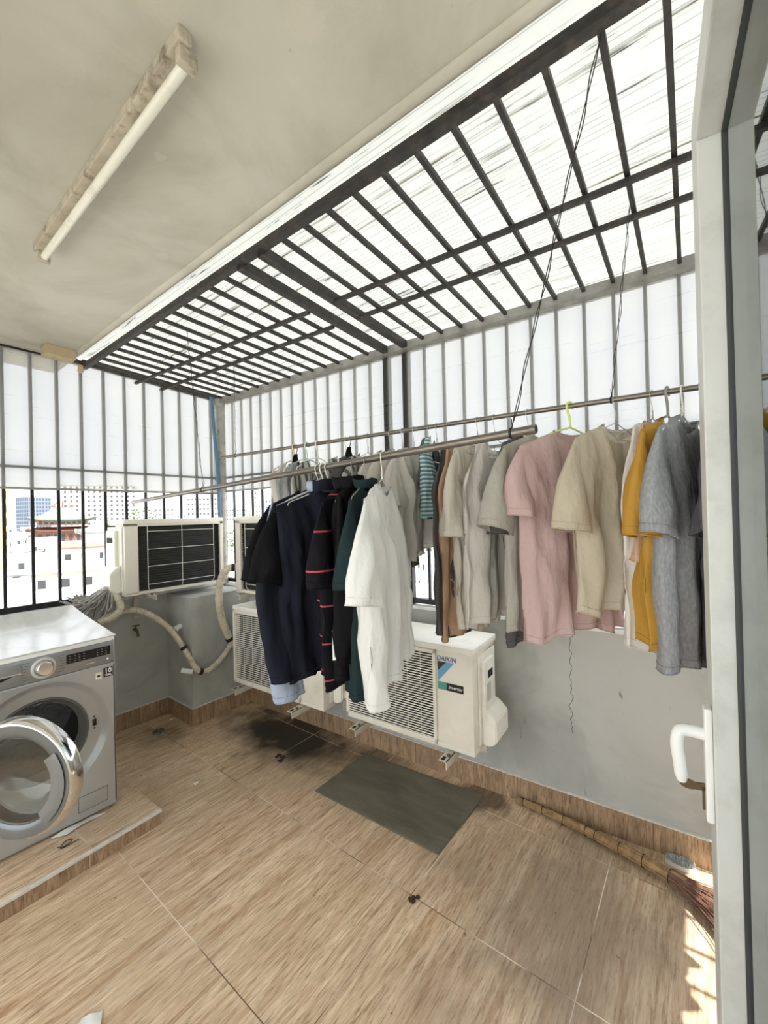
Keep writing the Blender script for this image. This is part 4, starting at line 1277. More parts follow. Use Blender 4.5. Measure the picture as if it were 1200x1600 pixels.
def fabric(name, col, var=0.06, trans=0.22, heather=False, stripes=None):
    if name in MATS: return MATS[name]
    mt = mat(name, col, 0.92, 0, var=var, vscale=9 if not heather else 160, bump=0.65, bscale=15, stretch=(1, 1, 0.45), trans=trans, spec=0.15)
    nt = mt.node_tree
    bpn = [x for x in nt.nodes if x.type == 'BUMP'][0]
    bpn.inputs['Distance'].default_value = 0.03
    # fine weave on top of the creases
    w = nt.nodes.new('ShaderNodeTexNoise'); w.inputs['Scale'].default_value = 420; w.inputs['Detail'].default_value = 2
    tcn = [x for x in nt.nodes if x.type == 'TEX_COORD'][0]
    nt.links.new(tcn.outputs['Object'], w.inputs['Vector'])
    b2 = nt.nodes.new('ShaderNodeBump'); b2.inputs['Strength'].default_value = 0.25; b2.inputs['Distance'].default_value = 0.001
    nt.links.new(w.outputs['Fac'], b2.inputs['Height'])
    nt.links.new(bpn.outputs[0], b2.inputs['Normal'])
    nt.links.new(b2.outputs[0], nt.nodes['Principled BSDF'].inputs['Normal'])
    if stripes:
        axis, per, wd, sc = stripes
        sp = nt.nodes.new('ShaderNodeSeparateXYZ'); nt.links.new(tcn.outputs['Object'], sp.inputs[0])
        f = math_n(nt, 'FRACT', math_n(nt, 'DIVIDE', sp.outputs[axis], per))
        k = math_n(nt, 'LESS_THAN', f, wd)
        bs = nt.nodes['Principled BSDF'].inputs['Base Color']
        src = bs.links[0].from_socket if bs.links else None
        o = mixc(nt, k, src if src else (*col,), tuple(sc))
        nt.links.new(o, bs)
    return mt

def garment(kind, label, cat, pole, y, yaw, Wd, L, m, sleeve='short', slen=0.20, sang=58, neck='crew', fold=0.010, skew=0.0,
            hemw=None, thick=0.035, seed=1, z0=-0.088, swing=0.0, group=None, rib=None, sw=0.085, twist=0.0, sang2=None, slen2=None, lean=0.0):
    p = pole(y)
    t = thing(kind, label, cat, p, yaw, group)
    rnd = random.Random(seed)
    Ws = Wd/2
    tank = neck in ('tank', 'cami')
    Wc = Ws*1.02 if not tank else Ws*1.55
    Wh = (hemw or Wd)/2
    nw = {'crew': 0.088, 'v': 0.085, 'polo': 0.075, 'tank': Ws*0.62, 'cami': Ws*0.8, 'shirt': 0.07}[neck]
    nf = {'crew': 0.055, 'v': 0.13, 'polo': 0.03, 'tank': 0.13, 'cami': 0.2, 'shirt': 0.02}[neck]
    nb = {'crew': 0.018, 'v': 0.015, 'polo': 0.012, 'tank': 0.06, 'cami': 0.16, 'shirt': 0.012}[neck]
    ph = [rnd.uniform(0, 6.28) for _ in range(6)]
    fr = [rnd.uniform(3.0, 4.4), rnd.uniform(5.5, 8), rnd.uniform(10, 14)]
    so = Vector((seed*3.7, seed*1.3, 0))
    def zs(x):
        return z0 - 0.36*max(0, abs(x)-nw*0.7)
    def wid(v):
        if v < 0.28:
            f = v/0.28; f = f*f*(3-2*f)
            return Ws + (Wc-Ws)*f
        f = (v-0.28)/0.72
        return Wc + (Wh-Wc)*f
    def point(u, v, side):
        """u -1..1 across, v 0..1 down, side -1 front / +1 back"""
        w = wid(v)
        xt = u*Ws
        zt_ = zs(xt)
        if abs(xt) < nw:
            dd = nf if side < 0 else nb
            q = 1-(xt/nw)**2
            zt_ -= dd*(q**0.5 if neck != 'v' else (1-abs(xt)/nw))
        zh = z0 - L + skew*u + 0.012*math.sin(u*4+ph[0]) + 0.006*math.sin(u*11+ph[1])
        z = zt_ + (zh-zt_)*v
        dp = 0.012 + thick*min(1, v*2.2)**0.8 * (1-0.25*v)
        e = max(0, 1-u*u)**0.55
        yy = side*dp*e
        amp = fold*1.5*(0.18+v**0.8)*(1-abs(u)**6)
        n1 = noise.noise(Vector((u*2.2, z*1.6+u*0.8, side*2.0))+so)
        yy += amp*(0.9*math.sin(fr[0]*u*PI/1.3+ph[2]+side*0.5+n1*2) + 0.55*math.sin(fr[1]*u*PI/1.3+ph[3]+side+n1*3) + 0.25*math.sin(fr[2]*u*PI/1.3+ph[4]+side))
        yy += fold*1.3*noise.noise(Vector((u*4+z*3, z*7, side*3.1))+so)
        rdg = 1-abs(noise.noise(Vector((u*7+z*4*(1 if seed % 2 else -1), z*5, side*5.1))+so))*2.4
        yy += fold*0.55*max(0, rdg)**2*(0.3+0.7*math.sin(PI*min(1, v*1.1)))*(1-abs(u)**4)
        x = u*w*(1+0.03*n1*v)
        x += lean*v + 0.008*math.sin(v*7+ph[5])*v
        yy += swing*v*v
        a = twist*v
        return Vector((x*math.cos(a)-yy*math.sin(a), x*math.sin(a)+yy*math.cos(a), z))
    nu, nv = 56, 60
    b = MB()
    cols = []
    us = [-math.cos(PI*i/(nu-1)) for i in range(nu)]
    grid = {}
    for side in (-1, 1):
        for i in range(nu):
            for j in range(nv):
                if side > 0 and i in (0, nu-1):
                    grid[(side, i, j)] = grid[(-1, i, j)]; continue
                grid[(side, i, j)] = b.bm.verts.new(point(us[i], j/(nv-1), side))
    # join the shoulders outside the neck
    for i in range(1, nu-1):
        if abs(us[i]*Ws) >= nw:
            v1, v2 = grid[(-1, i, 0)], grid[(1, i, 0)]
            mid = (v1.co+v2.co)/2
            v1.co = mid+Vector((0, -0.0015, 0)); v2.co = mid+Vector((0, 0.0015, 0))
    for side in (-1, 1):
        for i in range(nu-1):
            for j in range(nv-1):
                vs = [grid[(side, i, j)], grid[(side, i+1, j)], grid[(side, i+1, j+1)], grid[(side, i, j+1)]]
                vs = vs if side < 0 else vs[::-1]
                if len(set(vs)) >= 3:
                    b.bm.faces.new(vs)
    for i in range(nu-1):
        if abs(us[i]*Ws) >= nw*0.98 and abs(us[i+1]*Ws) >= nw*0.98:
            vs = [grid[(-1, i, 0)], grid[(1, i, 0)], grid[(1, i+1, 0)], grid[(-1, i+1, 0)]]
            vs = list(dict.fromkeys(vs))
            if len(vs) >= 3:
                try: b.bm.faces.new(vs)
                except ValueError: pass
    b.build('body', m, t, smooth='all', fix=False)
    # hem band, a stitched fold slightly proud of the cloth
    b = MB()
    ring = [point(u, 1.0, -1) for u in us] + [point(u, 1.0, 1) for u in us[::-1]][1:-1]
    b.tube([q+Vector((0, 0, 0.001)) for q in ring], 0.0022, 5, closed=True)
    ring = [point(u, 1-0.022/L, -1)+Vector((0, -0.0012, 0)) for u in us] + [point(u, 1-0.022/L, 1)+Vector((0, 0.0012, 0)) for u in us[::-1]][1:-1]
    b.tube(ring, 0.0010, 4, closed=True)
    b.build('hem', m, t, smooth='all')
    # collar
    rm = rib or m
    if neck in ('crew', 'v', 'tank', 'cami'):
        nus = [-nw/Ws + 2*nw/Ws*k/18 for k in range(19)]
        ring = [point(u, 0, -1)+Vector((0, -0.002, 0)) for u in nus] + [point(u, 0, 1)+Vector((0, 0.002, 0)) for u in nus[::-1]][1:-1]
        b = MB()
        rr0 = 0.0065 if neck == 'crew' else 0.004
        K = len(ring)
        rings = []
        for i, q in enumerate(ring):
            rings.append(q)
        # flat ribbed band
        up_ = [q + Vector((0, 0, rr0*1.2)) - Vector((q.x, 0, 0)).normalized()*0.003*(1 if abs(q.x) > 0.01 else 0) for q in rings]
        dn_ = [q - Vector((0, 0, rr0*1.2)) for q in rings]
        A = [b.bm.verts.new(q) for q in up_]; B = [b.bm.verts.new(q) for q in dn_]
        C2 = [b.bm.verts.new(q+Vector((0, 0.003 if i < 19 else -0.003, 0))) for i, q in enumerate(up_)]
        for i in range(K):
            j = (i+1) % K
            b.bm.faces.new((A[i], A[j], B[j], B[i])); b.bm.faces.new((C2[i], C2[j], A[j], A[i]))
        b.build('neckband', rm, t, smooth='all')
    else:
        b = MB()
        hgt = 0.034 if neck == 'polo' else 0.046
        def cf(u, v):
            a = 2*PI*u
            x = nw*math.cos(a); yy = 0.028*math.sin(a)
            q = point(max(-1, min(1, x/Ws)), 0, -1 if math.sin(a) < 0 else 1)
            zt_ = zs(x)
            fold_ = math.sin(v*PI)*0.012
            return Vector((x*(1-0.10*v), q.y*0.4+yy*(1-0.15*v)+(fold_ if math.sin(a) > 0 else -fold_), zt_-0.008+hgt*math.sin(v*PI*0.75)))
        b.grid(cf, 40, 8, closed_u=True)
        b.build('collar', rm, t, smooth='all')
    # neck label inside the back
    if neck == 'crew' and rib is not None and seed % 2 == 0:
        pass
    # sleeves
    if sleeve:
        for sx in (-1, 1):
            sa = sang if sx < 0 else (sang2 if sang2 is not None else sang)
            sl = slen if sx < 0 else (slen2 if slen2 is not None else slen)
            a = R(sa if sleeve == 'long' else min(84, sa+15))
            zt_ = zs(Ws)
            za = zt_ - 0.20
            c0 = Vector((sx*(Ws*0.95), 0, (zt_+za)/2+0.012))
            nr = 26; ns = 26 if sleeve == 'long' else 14
            pr = random.Random(seed*7+sx)
            p1_, p2_ = pr.uniform(0, 6), pr.uniform(0, 6)
            b = MB()
            def fn(u, v):
                ang = 2*PI*u
                bend = (0.25 if sleeve == 'long' else 0.05)*v
                aa = a + bend*0.5
                dirv = Vector((sx*math.cos(aa), 0, -math.sin(aa)))
                c = c0 + dirv*sl*v
                if sleeve == 'long': c.y += 0.03*math.sin(v*2.2+p1_)
                # opening plane turns from vertical at the shoulder to across the sleeve
                q0 = Vector((sx*0.10, 0, 1)).normalized()
                q1 = Vector((sx*math.sin(aa), 0, math.cos(aa)))
                ax_ = q0.lerp(q1, min(1, v*1.6)).normalized()
                hw = 0.086 + (sw-0.016-0.086)*v if sleeve == 'short' else 0.102 + (0.062-0.102)*v**0.7
                th = 0.012 + (0.030 if sleeve == 'short' else 0.024)*min(1, v*1.5)
                wv = fold*0.55*(math.sin(ang*3+p1_+v*3)+0.6*math.sin(ang*5+p2_-v*4))*min(1, v*2)
                off = noise.noise(Vector((math.cos(ang)*2, math.sin(ang)*2, v*sl*14+seed)))*fold*0.9*min(1, v*3)
                return c + ax_*(math.cos(ang)*(hw+wv*0.6)) + Vector((0, 1, 0))*(math.sin(ang)*(th+wv)+off)
            b.grid(fn, nr, ns, closed_u=True)
            b.build('sleeve', m, t, smooth='all')
            b = MB()
            b.tube([fn(k/nr, 1.0) for k in range(nr)], 0.0022, 5, closed=True)
            b.tube([fn(k/nr, 1.0-0.02/sl) + (fn(k/nr, 1.0-0.02/sl)-fn((k/nr+0.5) % 1, 1.0-0.02/sl)).normalized()*0.0012 for k in range(nr)], 0.0010, 4, closed=True)
            b.build('cuff', m, t, smooth='all')
    return t

F_greyh = fabric('heather_grey_cotton', srgb(158, 160, 162), var=0.22, heather=True, trans=0.12)
F_must = fabric('mustard_cotton', srgb(205, 158, 72), trans=0.25)
F_white = fabric('white_cotton', srgb(240, 240, 236), var=0.03, trans=0.22)
F_whitet = fabric('white_ribbed', srgb(244, 243, 239), var=0.03, trans=0.35)
F_beige = fabric('beige_jersey', srgb(208, 198, 176), var=0.07, trans=0.3)
F_pink = fabric('dusty_pink_jersey', srgb(216, 188, 184), var=0.06, trans=0.3)
F_greige = fabric('greige_jersey', srgb(186, 182, 170), var=0.07, trans=0.25)
F_cream = fabric('cream_jersey', srgb(224, 217, 204), var=0.05, trans=0.3)
F_offw = fabric('off_white_cotton', srgb(228, 223, 214), var=0.04, trans=0.3)
F_char = fabric('charcoal_cotton', srgb(84, 82, 80), var=0.1, trans=0.05)
F_tan = fabric('tan_cotton', srgb(190, 158, 130), var=0.06, trans=0.2)
F_black = fabric('black_cotton', srgb(20, 20, 22), var=0.1, trans=0.0)
F_navy = fabric('navy_cotton', srgb(31, 33, 44), var=0.12, trans=0.0)
F_navy2 = fabric('dark_green_cotton', srgb(32, 48, 50), var=0.1, trans=0.0)
F_plaid = fabric('black_red_check', srgb(24, 22, 26), var=0.1, trans=0.0, stripes=(2, 0.125, 0.045, srgb(190, 82, 96)))
F_lblue = fabric('light_blue_cotton', srgb(170, 182, 200), var=0.05, trans=0.15)
F_teal = fabric('teal_pattern', srgb(222, 226, 222), var=0.05, trans=0.15, stripes=(2, 0.016, 0.55, srgb(74, 140, 150)))
F_stripe = fabric('grey_stripe', srgb(186, 184, 176), var=0.05, trans=0.2, stripes=(0, 0.03, 0.45, srgb(92, 90, 88)))
F_brown = fabric('brown_pattern', srgb(98, 88, 82), var=0.5, trans=0.05)
F_camel = fabric('pale_peach', srgb(222, 190, 160), var=0.05, trans=0.25)
F_dgrey = fabric('dark_grey_marl', srgb(92, 92, 94), var=0.2, heather=True, trans=0.05)

D = R
# --- back rail, right to left ---
garment('t_shirt', 'heather grey t-shirt with turned sleeve, rightmost on the back rail beside the door', 'shirt', P2, 0.035, D(-13), 0.46, 0.71, F_greyh, slen=0.20, sang=62, seed=3, thick=0.05, fold=0.008, rib=F_greyh, sw=0.088)
hanger(P2, R2, 0.035, D(-13), 'white wire hanger under the heather grey t-shirt', M_wire_white, 0.0022)
garment('t_shirt', 'mustard yellow t-shirt between the white tank top and the grey t-shirt', 'shirt', P2, 0.072, D(-14), 0.42, 0.67, F_must, slen=0.21, sang=66, seed=5, thick=0.045, fold=0.012)
hanger(P2, R2, 0.072, D(-14), 'thick grey plastic hanger holding the mustard t-shirt', M_rail, 0.0042, plastic=True)
garment('tank_top', 'long white sleeveless top left of the mustard t-shirt', 'top', P2, 0.112, D(-24), 0.22, 0.68, F_whitet, sleeve=None, neck='tank', hemw=0.34, seed=8, thick=0.03, fold=0.010)
hanger(P2, R2, 0.112, D(-24), 'twisted wire hanger standing bare above the white sleeveless top')
garment('tank_top', 'pale peach sleeveless top showing behind the long white sleeveless one', 'top', P2, 0.115, D(-10), 0.2, 0.42, F_camel, sleeve=None, neck='tank', hemw=0.36, seed=18, thick=0.02, fold=0.006)
garment('t_shirt', 'beige t-shirt with a dark neck tag, between the pink and white garments', 'shirt', P2, 0.215, D(-24), 0.42, 0.585, F_beige, slen=0.20, sang=64, seed=4, thick=0.05, fold=0.011, rib=F_offw, skew=0.0)
hanger(P2, R2, 0.215, D(-24), 'twisted wire hanger under the beige t-shirt')
b = MB(); b.poly([(-0.014, -0.0035, -0.165), (0.018, -0.0035, -0.165), (0.030, -0.0075, -0.205), (0.0, -0.0075, -0.205)], (0, 0.0012, 0))
tg = b.build('neck_tag', mat('dark_tag', srgb(62, 58, 66), 0.6)); tg.parent = [o for o in C.objects if o.name.startswith('t_shirt') and 'beige' in o.get('label', '')][0]
garment('t_shirt', 'dusty pink oversized t-shirt on a yellow-green hanger', 'shirt', P2, 0.355, D(-27), 0.48, 0.69, F_pink, slen=0.14, sang=72, seed=7, thick=0.06, fold=0.012, sw=0.075)
hanger(P2, R2, 0.355, D(-27), 'yellow-green plastic hanger holding the pink t-shirt', mat('lime_plastic', srgb(206, 218, 130), 0.4), 0.0042, plastic=True)
garment('t_shirt', 'greige t-shirt with drooping sleeve left of the pink one', 'shirt', P2, 0.445, D(-18), 0.45, 0.69, F_greige, slen=0.2, sang=56, seed=6, thick=0.05, fold=0.010)
hanger(P2, R2, 0.50, D(-18), 'wire hanger under the greige t-shirt')
garment('t_shirt', 'charcoal t-shirt peeking out behind the greige one', 'shirt', P2, 0.485, D(-17), 0.34, 0.73, F_char, slen=0.23, sang=72, seed=11, thick=0.04, fold=0.010)
garment('tank_top', 'long off-white sleeveless top left of the greige t-shirt', 'top', P2, 0.63, D(-8), 0.28, 0.68, F_offw, sleeve=None, neck='tank', hemw=0.44, seed=12, thick=0.04, fold=0.014)
hanger(P2, R2, 0.63, D(-8), 'wire hanger under the long off-white sleeveless top')
garment('t_shirt', 'cream t-shirt with short lace-like sleeve, left of the off-white sleeveless top', 'shirt', P2, 0.7, D(-3), 0.36, 0.71, F_cream, slen=0.24, sang=68, seed=14, thick=0.045, fold=0.014)
hanger(P2, R2, 0.7, D(-3), 'wire hanger under the cream t-shirt')
garment('tank_top', 'charcoal long top hanging between the dark bars and the cream t-shirt', 'top', P2, 0.8, D(0), 0.24, 0.76, F_char, sleeve=None, neck='tank', hemw=0.36, seed=15, thick=0.03, fold=0.010)
bpy.context.view_layer.update()
garment('tank_top', 'tan long top just left of the cream t-shirt, low hem showing', 'top', P2, 0.765, D(-4), 0.24, 0.755, F_tan, sleeve=None, neck='tank', hemw=0.33, seed=16, thick=0.02, fold=0.008)
garment('tank_top', 'teal and white zigzag patterned top hanging behind the front rail', 'top', P2, 0.885, D(6), 0.20, 0.34, F_teal, sleeve=None, neck='cami', hemw=0.26, seed=17, thick=0.03, fold=0.010, z0=-0.05)
hanger(P2, R2, 0.885, D(6), 'thin wire hanger above the teal patterned top', half=0.12)
garment('tank_top', 'small dark grey top left of the teal patterned one', 'top', P2, 0.925, D(8), 0.13, 0.22, F_dgrey, sleeve=None, neck='cami', hemw=0.2, seed=19, thick=0.02, fold=0.008, z0=-0.05)
hanger(P2, R2, 0.925, D(8), 'thin wire hanger above the small dark grey top', half=0.09)
for (yy, yw, w_, l_, m_, sd, lb, hl) in ((1.00, 4, 0.34, 0.45, F_offw, 21, 'crumpled off-white short top nearest the teal one', 'wire hanger of the crumpled off-white top nearest the teal one'),
                             (1.06, -2, 0.36, 0.46, F_cream, 22, 'crumpled cream short top in the middle of the pale bundle', 'wire hanger of the crumpled cream top in the pale bundle'),
                             (1.13, 3, 0.34, 0.40, F_offw, 23, 'crumpled off-white top directly behind the hanging white t-shirt', 'wire hanger of the crumpled top behind the white t-shirt')):
    garment('short_top', lb, 'top', P2, yy, D(yw), w_, l_, m_, slen=0.13, sang=70, seed=sd, thick=0.05, fold=0.020, skew=0.03)
    hanger(P2, R2, yy, D(yw), hl)
garment('sleeveless_shirt', 'brown patterned garment showing below the crumpled cream tops', 'top', P2, 1.10, D(2), 0.26, 0.53, F_brown, sleeve=None, neck='tank', hemw=0.32, seed=24, thick=0.03, fold=0.012)
for (yy, yw, w_, l_, m_, sd, lb, hl) in ((1.26, 2, 0.26, 0.42, F_stripe, 25, 'grey striped sleeveless top, first left of the pale bundle', 'wire hanger of the first grey striped top'),
                             (1.33, -2, 0.24, 0.40, F_char, 26, 'charcoal sleeveless top between the striped ones behind the navy shirt', 'wire hanger of the charcoal sleeveless top'),
                             (1.40, 4, 0.26, 0.44, F_stripe, 27, 'grey striped sleeveless top farther left, behind the navy shirt collar', 'wire hanger of the farther grey striped top'),
                             (1.60, 3, 0.25, 0.40, F_stripe, 28, 'grey striped top on the white plastic hanger over the black t-shirts', None),
                             (1.68, -3, 0.25, 0.40, F_greyh, 29, 'heather grey short top on the second white plastic hanger', None),
                             (1.78, 2, 0.22, 0.34, F_offw, 30, 'off-white lace-like top, leftmost garment on the back rail', None)):
    garment('short_top', lb, 'top', P2, yy, D(yw), w_, l_, m_, sleeve=None, neck='tank', hemw=w_*1.25, seed=sd, thick=0.03, fold=0.014)
    if hl: hanger(P2, R2, yy, D(yw), hl, half=0.14)
hanger(P2, R2, 1.60, D(3), 'white plastic hanger nearest of the left three', M_wire_white, 0.0036, plastic=True, half=0.15)
hanger(P2, R2, 1.68, D(-3), 'pale plastic hanger in the middle of the left three', mat('pale_mint_plastic', srgb(200, 215, 205), 0.4), 0.0036, plastic=True, half=0.15)
hanger(P2, R2, 1.78, D(2), 'peach plastic hanger, leftmost on the back rail', mat('peach_plastic', srgb(224, 200, 170), 0.4), 0.0036, plastic=True, half=0.15)
for yy, lb, hh in ((1.765, 'black cloth strap hooked on the leftmost peach hanger', 0.10), (1.375, 'small black cloth piece clipped on the back rail behind the navy shirt', 0.09)):
    b = MB(); b.grid(lambda u, v: Vector(((u-.5)*(0.02+0.05*v), 0.006*math.sin(u*7+v*4), -0.04-hh*v)), 10, 10)
    b.grid(lambda u, v: Vector(((u-.5)*(0.02+0.05*v), 0.006*math.sin(u*7+v*4)+0.006, -0.04-hh*v)), 10, 10)
    b.tube([(0, 0, 0.013), (0.011, 0, 0.003), (0.008, 0, -0.012), (0, 0.002, -0.045)], 0.002, 6)
    o = tag(b.build('cloth_strap', F_black, smooth='all'), lb, 'cloth'); o.location = P2(yy); o.rotation_euler.z = R(-5)
# garments past the door leaf on the same rail
for yy, m_, sd, lb in ((-0.045, F_dgrey, 31, 'dark grey t-shirt on the back rail, its edge just left of the door frame'), (-0.42, F_offw, 32, 'off-white t-shirt on the back rail beyond the glass door'), (-0.56, F_greyh, 33, 'heather grey t-shirt on the back rail beyond the glass door, farthest right')):
    garment('t_shirt', lb, 'shirt', P2, yy, D(-4), 0.44, 0.72 if yy > -0.1 else 0.62, m_, slen=0.2, sang=60, seed=sd, thick=0.04, fold=0.012)
    hanger(P2, R2, yy, D(-4), lb.replace('t-shirt', 't-shirt hanger').replace('its edge ', '').replace(', farthest right', ''))

# --- front rail ---
garment('t_shirt', 'white crumpled t-shirt, nearest garment on the front rail', 'shirt', P1, 0.885, D(24), 0.45, 0.635, F_white, slen=0.23, sang=60, seed=41, thick=0.055, fold=0.014, skew=0.07, hemw=0.36, sw=0.10, z0=-0.095)
hanger(P1, R1, 0.885, D(24), 'white wire hanger inside the white crumpled t-shirt', M_wire_white, 0.002)
garment('polo_shirt', 'dark green polo shirt just behind the white t-shirt', 'shirt', P1, 0.965, D(26), 0.4, 0.7, F_navy2, slen=0.2, sang=62, neck='polo', seed=42, thick=0.05, fold=0.010, z0=-0.095)
hanger(P1, R1, 0.965, D(26), 'wire hanger of the dark green polo shirt')
garment('jacket', 'black hooded jacket between the polo and the checked shirt', 'jacket', P1, 1.03, D(24), 0.38, 0.66, F_black, slen=0.45, sang=85, sleeve='long', neck='shirt', seed=43, thick=0.05, fold=0.010)
hanger(P1, R1, 1.03, D(24), 'wire hanger of the black jacket')
garment('check_shirt', 'black shirt with thin red lines, right of the navy shirt', 'shirt', P1, 1.075, D(22), 0.42, 0.68, F_plaid, slen=0.2, sang=68, neck='shirt', seed=44, thick=0.05, fold=0.009)
garment('long_sleeve_shirt', 'navy long-sleeved shirt hanging in front of the black t-shirts', 'shirt', P1, 1.165, D(-5), 0.47, 0.68, F_navy, slen=0.52, sang=83, sleeve='long', neck='shirt', seed=45, thick=0.065, fold=0.014)
hanger(P1, R1, 1.165, D(-5), 'white wire hanger of the navy long-sleeved shirt', M_wire_white, 0.002)
garment('long_sleeve_shirt', 'light blue long-sleeved shirt, cuffs showing below the navy shirt', 'shirt', P1, 1.195, D(-3), 0.45, 0.66, F_lblue, slen=0.6, sang=84, sleeve='long', neck='shirt', seed=46, thick=0.04, fold=0.010)
hanger(P1, R1, 1.195, D(-3), 'white plastic hanger of the light blue shirt', M_wire_white, 0.003, plastic=True)
garment('t_shirt', 'black t-shirt directly behind the navy shirt', 'shirt', P1, 1.225, D(3), 0.45, 0.60, F_black, slen=0.2, sang=56, seed=47, thick=0.05, fold=0.010)
garment('t_shirt', 'black t-shirt farthest left on the front rail', 'shirt', P1, 1.262, D(2), 0.45, 0.56, F_black, slen=0.2, sang=54, seed=48, thick=0.05, fold=0.010)
hanger(P1, R1, 1.225, D(3), 'white wire hanger of the black t-shirt directly behind the navy shirt', M_wire_white, 0.002)
# paper tag on the checked shirt
t = thing('price_tag', 'white paper tag hanging on the black checked shirt', 'tag', (0.954, 0.930, 1.134), R(-45))
b = MB(); b.box(-0.017, 0.017, -0.0005, 0.0005, -0.095, 0.0); b.build('card', M_white, t)
b = MB(); b.tube([(0, 0, -0.004), (-0.006, 0.004, 0.02), (0, 0.012, 0.03)], 0.0008, 5); b.build('string', M_blackwire, t)
b = MB()
for k in range(5):
    b.box(-0.011, 0.011, -0.0009, -0.0005, -0.085+0.006*k, -0.083+0.006*k)
b.build('print', mat('tag_print', srgb(90, 90, 90), 0.6), t)

# ------------------------------------------------------------------ the city below
GZ = -20.0
def at(px, dep):
    """ground position on the bearing of picture column px at forward distance dep"""
    d = RT*((px-600)/FPX) + fw
    d.z = 0
    return Vector((d.x*dep, d.y*dep, 0))
M_ground = mat('pale_ground', srgb(205, 203, 198), 0.9, var=0.25, vscale=0.12)
b = MB(); b.box(-500, 900, -300, 1100, GZ-0.5, GZ)
struct(b.build('ground', M_ground))
def facade(name, wall, win, px, pz, fx=0.5, fz=0.5, col2=None):
    mt = bpy.data.materials.new(name); mt.use_nodes = True
    nt = mt.node_tree; n, l = nt.nodes, nt.links
    tcn = n.new('ShaderNodeTexCoord'); sp = n.new('ShaderNodeSeparateXYZ'); l.new(tcn.outputs['Object'], sp.inputs[0])
    sx = math_n(nt, 'ADD', sp.outputs[0], math_n(nt, 'MULTIPLY', sp.outputs[1], 1.0))
    a = math_n(nt, 'LESS_THAN', math_n(nt, 'FRACT', math_n(nt, 'DIVIDE', sx, px)), fx)
    c = math_n(nt, 'LESS_THAN', math_n(nt, 'FRACT', math_n(nt, 'DIVIDE', sp.outputs[2], pz)), fz)
    k = math_n(nt, 'MULTIPLY', a, c)
    geo = n.new('ShaderNodeNewGeometry'); s2 = n.new('ShaderNodeSeparateXYZ'); l.new(geo.outputs['Normal'], s2.inputs[0])
    k = math_n(nt, 'MULTIPLY', k, math_n(nt, 'LESS_THAN', math_n(nt, 'ABSOLUTE', s2.outputs[2]), 0.5))
    col = mixc(nt, k, wall, win)
    l.new(col, n['Principled BSDF'].inputs['Base Color'])
    n['Principled BSDF'].inputs['Roughness'].default_value = 0.8
    return mt
FA = [facade('facade_%s' % nm, w_, (0.05, 0.06, 0.07), px_, pz_, fx, fz) for nm, w_, px_, pz_, fx, fz in (
    ('white', srgb(225, 225, 222), 1.9, 3.3, 0.35, 0.42), ('cream', srgb(222, 212, 190), 2.4, 3.2, 0.3, 0.4), ('grey', srgb(170, 176, 182), 2.1, 3.4, 0.4, 0.35), ('pale_blue', srgb(190, 205, 215), 2.6, 3.3, 0.35, 0.45))]
M_roofw = mat('pale_roof', srgb(222, 222, 218), 0.9, var=0.2, vscale=0.4)
M_roofr = mat('faded_red_roof', srgb(196, 140, 124), 0.9, var=0.25, vscale=0.5)
M_roofg = mat('grey_tin_roof', srgb(158, 160, 160), 0.7, var=0.3, vscale=0.5)
M_winb = mat('dark_window', (0.04, 0.045, 0.05), 0.3)
def block(name, label, cat, px, dep, w, d, top, m, roof=None, rz=0.0, group=None, extra=True, pitch=0.0, base=None):
    p = at(px, dep)
    z0_ = GZ if base is None else base
    t = thing(name, label, cat, (p.x, p.y, z0_), rz, group)
    h = top - z0_
    b = MB(); b.box(-w/2, w/2, -d/2, d/2, 0, h); b.build('wall', m, t)
    b = MB()
    if pitch > 0:
        b.poly([(-w/2-.3, -d/2-.3, h), (w/2+.3, -d/2-.3, h), (0+w/2+.3, 0, h+pitch), (-w/2-.3, 0, h+pitch)])
        b.poly([(-w/2-.3, d/2+.3, h), (w/2+.3, d/2+.3, h), (w/2+.3, 0, h+pitch), (-w/2-.3, 0, h+pitch)])
        b.poly([(-w/2, -d/2, h), (-w/2, d/2, h), (-w/2, 0, h+pitch)]); b.poly([(w/2, -d/2, h), (w/2, d/2, h), (w/2, 0, h+pitch)])
    else:
        b.box(-w/2-.15, w/2+.15, -d/2-.15, d/2+.15, h, h+0.25)
        b.box(-w/2-.15, w/2+.15, -d/2-.15, -d/2+.1, h, h+0.9); b.box(-w/2-.15, -w/2+.1, -d/2, d/2, h, h+0.9)
    b.build('roof', roof or M_roofw, t)
    if extra:
        rnd = random.Random(int(px*7+dep))
        b = MB(); x, y_ = rnd.uniform(-w/3, w/4), rnd.uniform(-d/3, d/4)
        b.box(x, x+w*0.28, y_, y_+d*0.3, h+pitch*0.3, h+pitch*0.3+rnd.uniform(1.4, 2.6)); b.build('rooftop_shed', m, t)
    return t
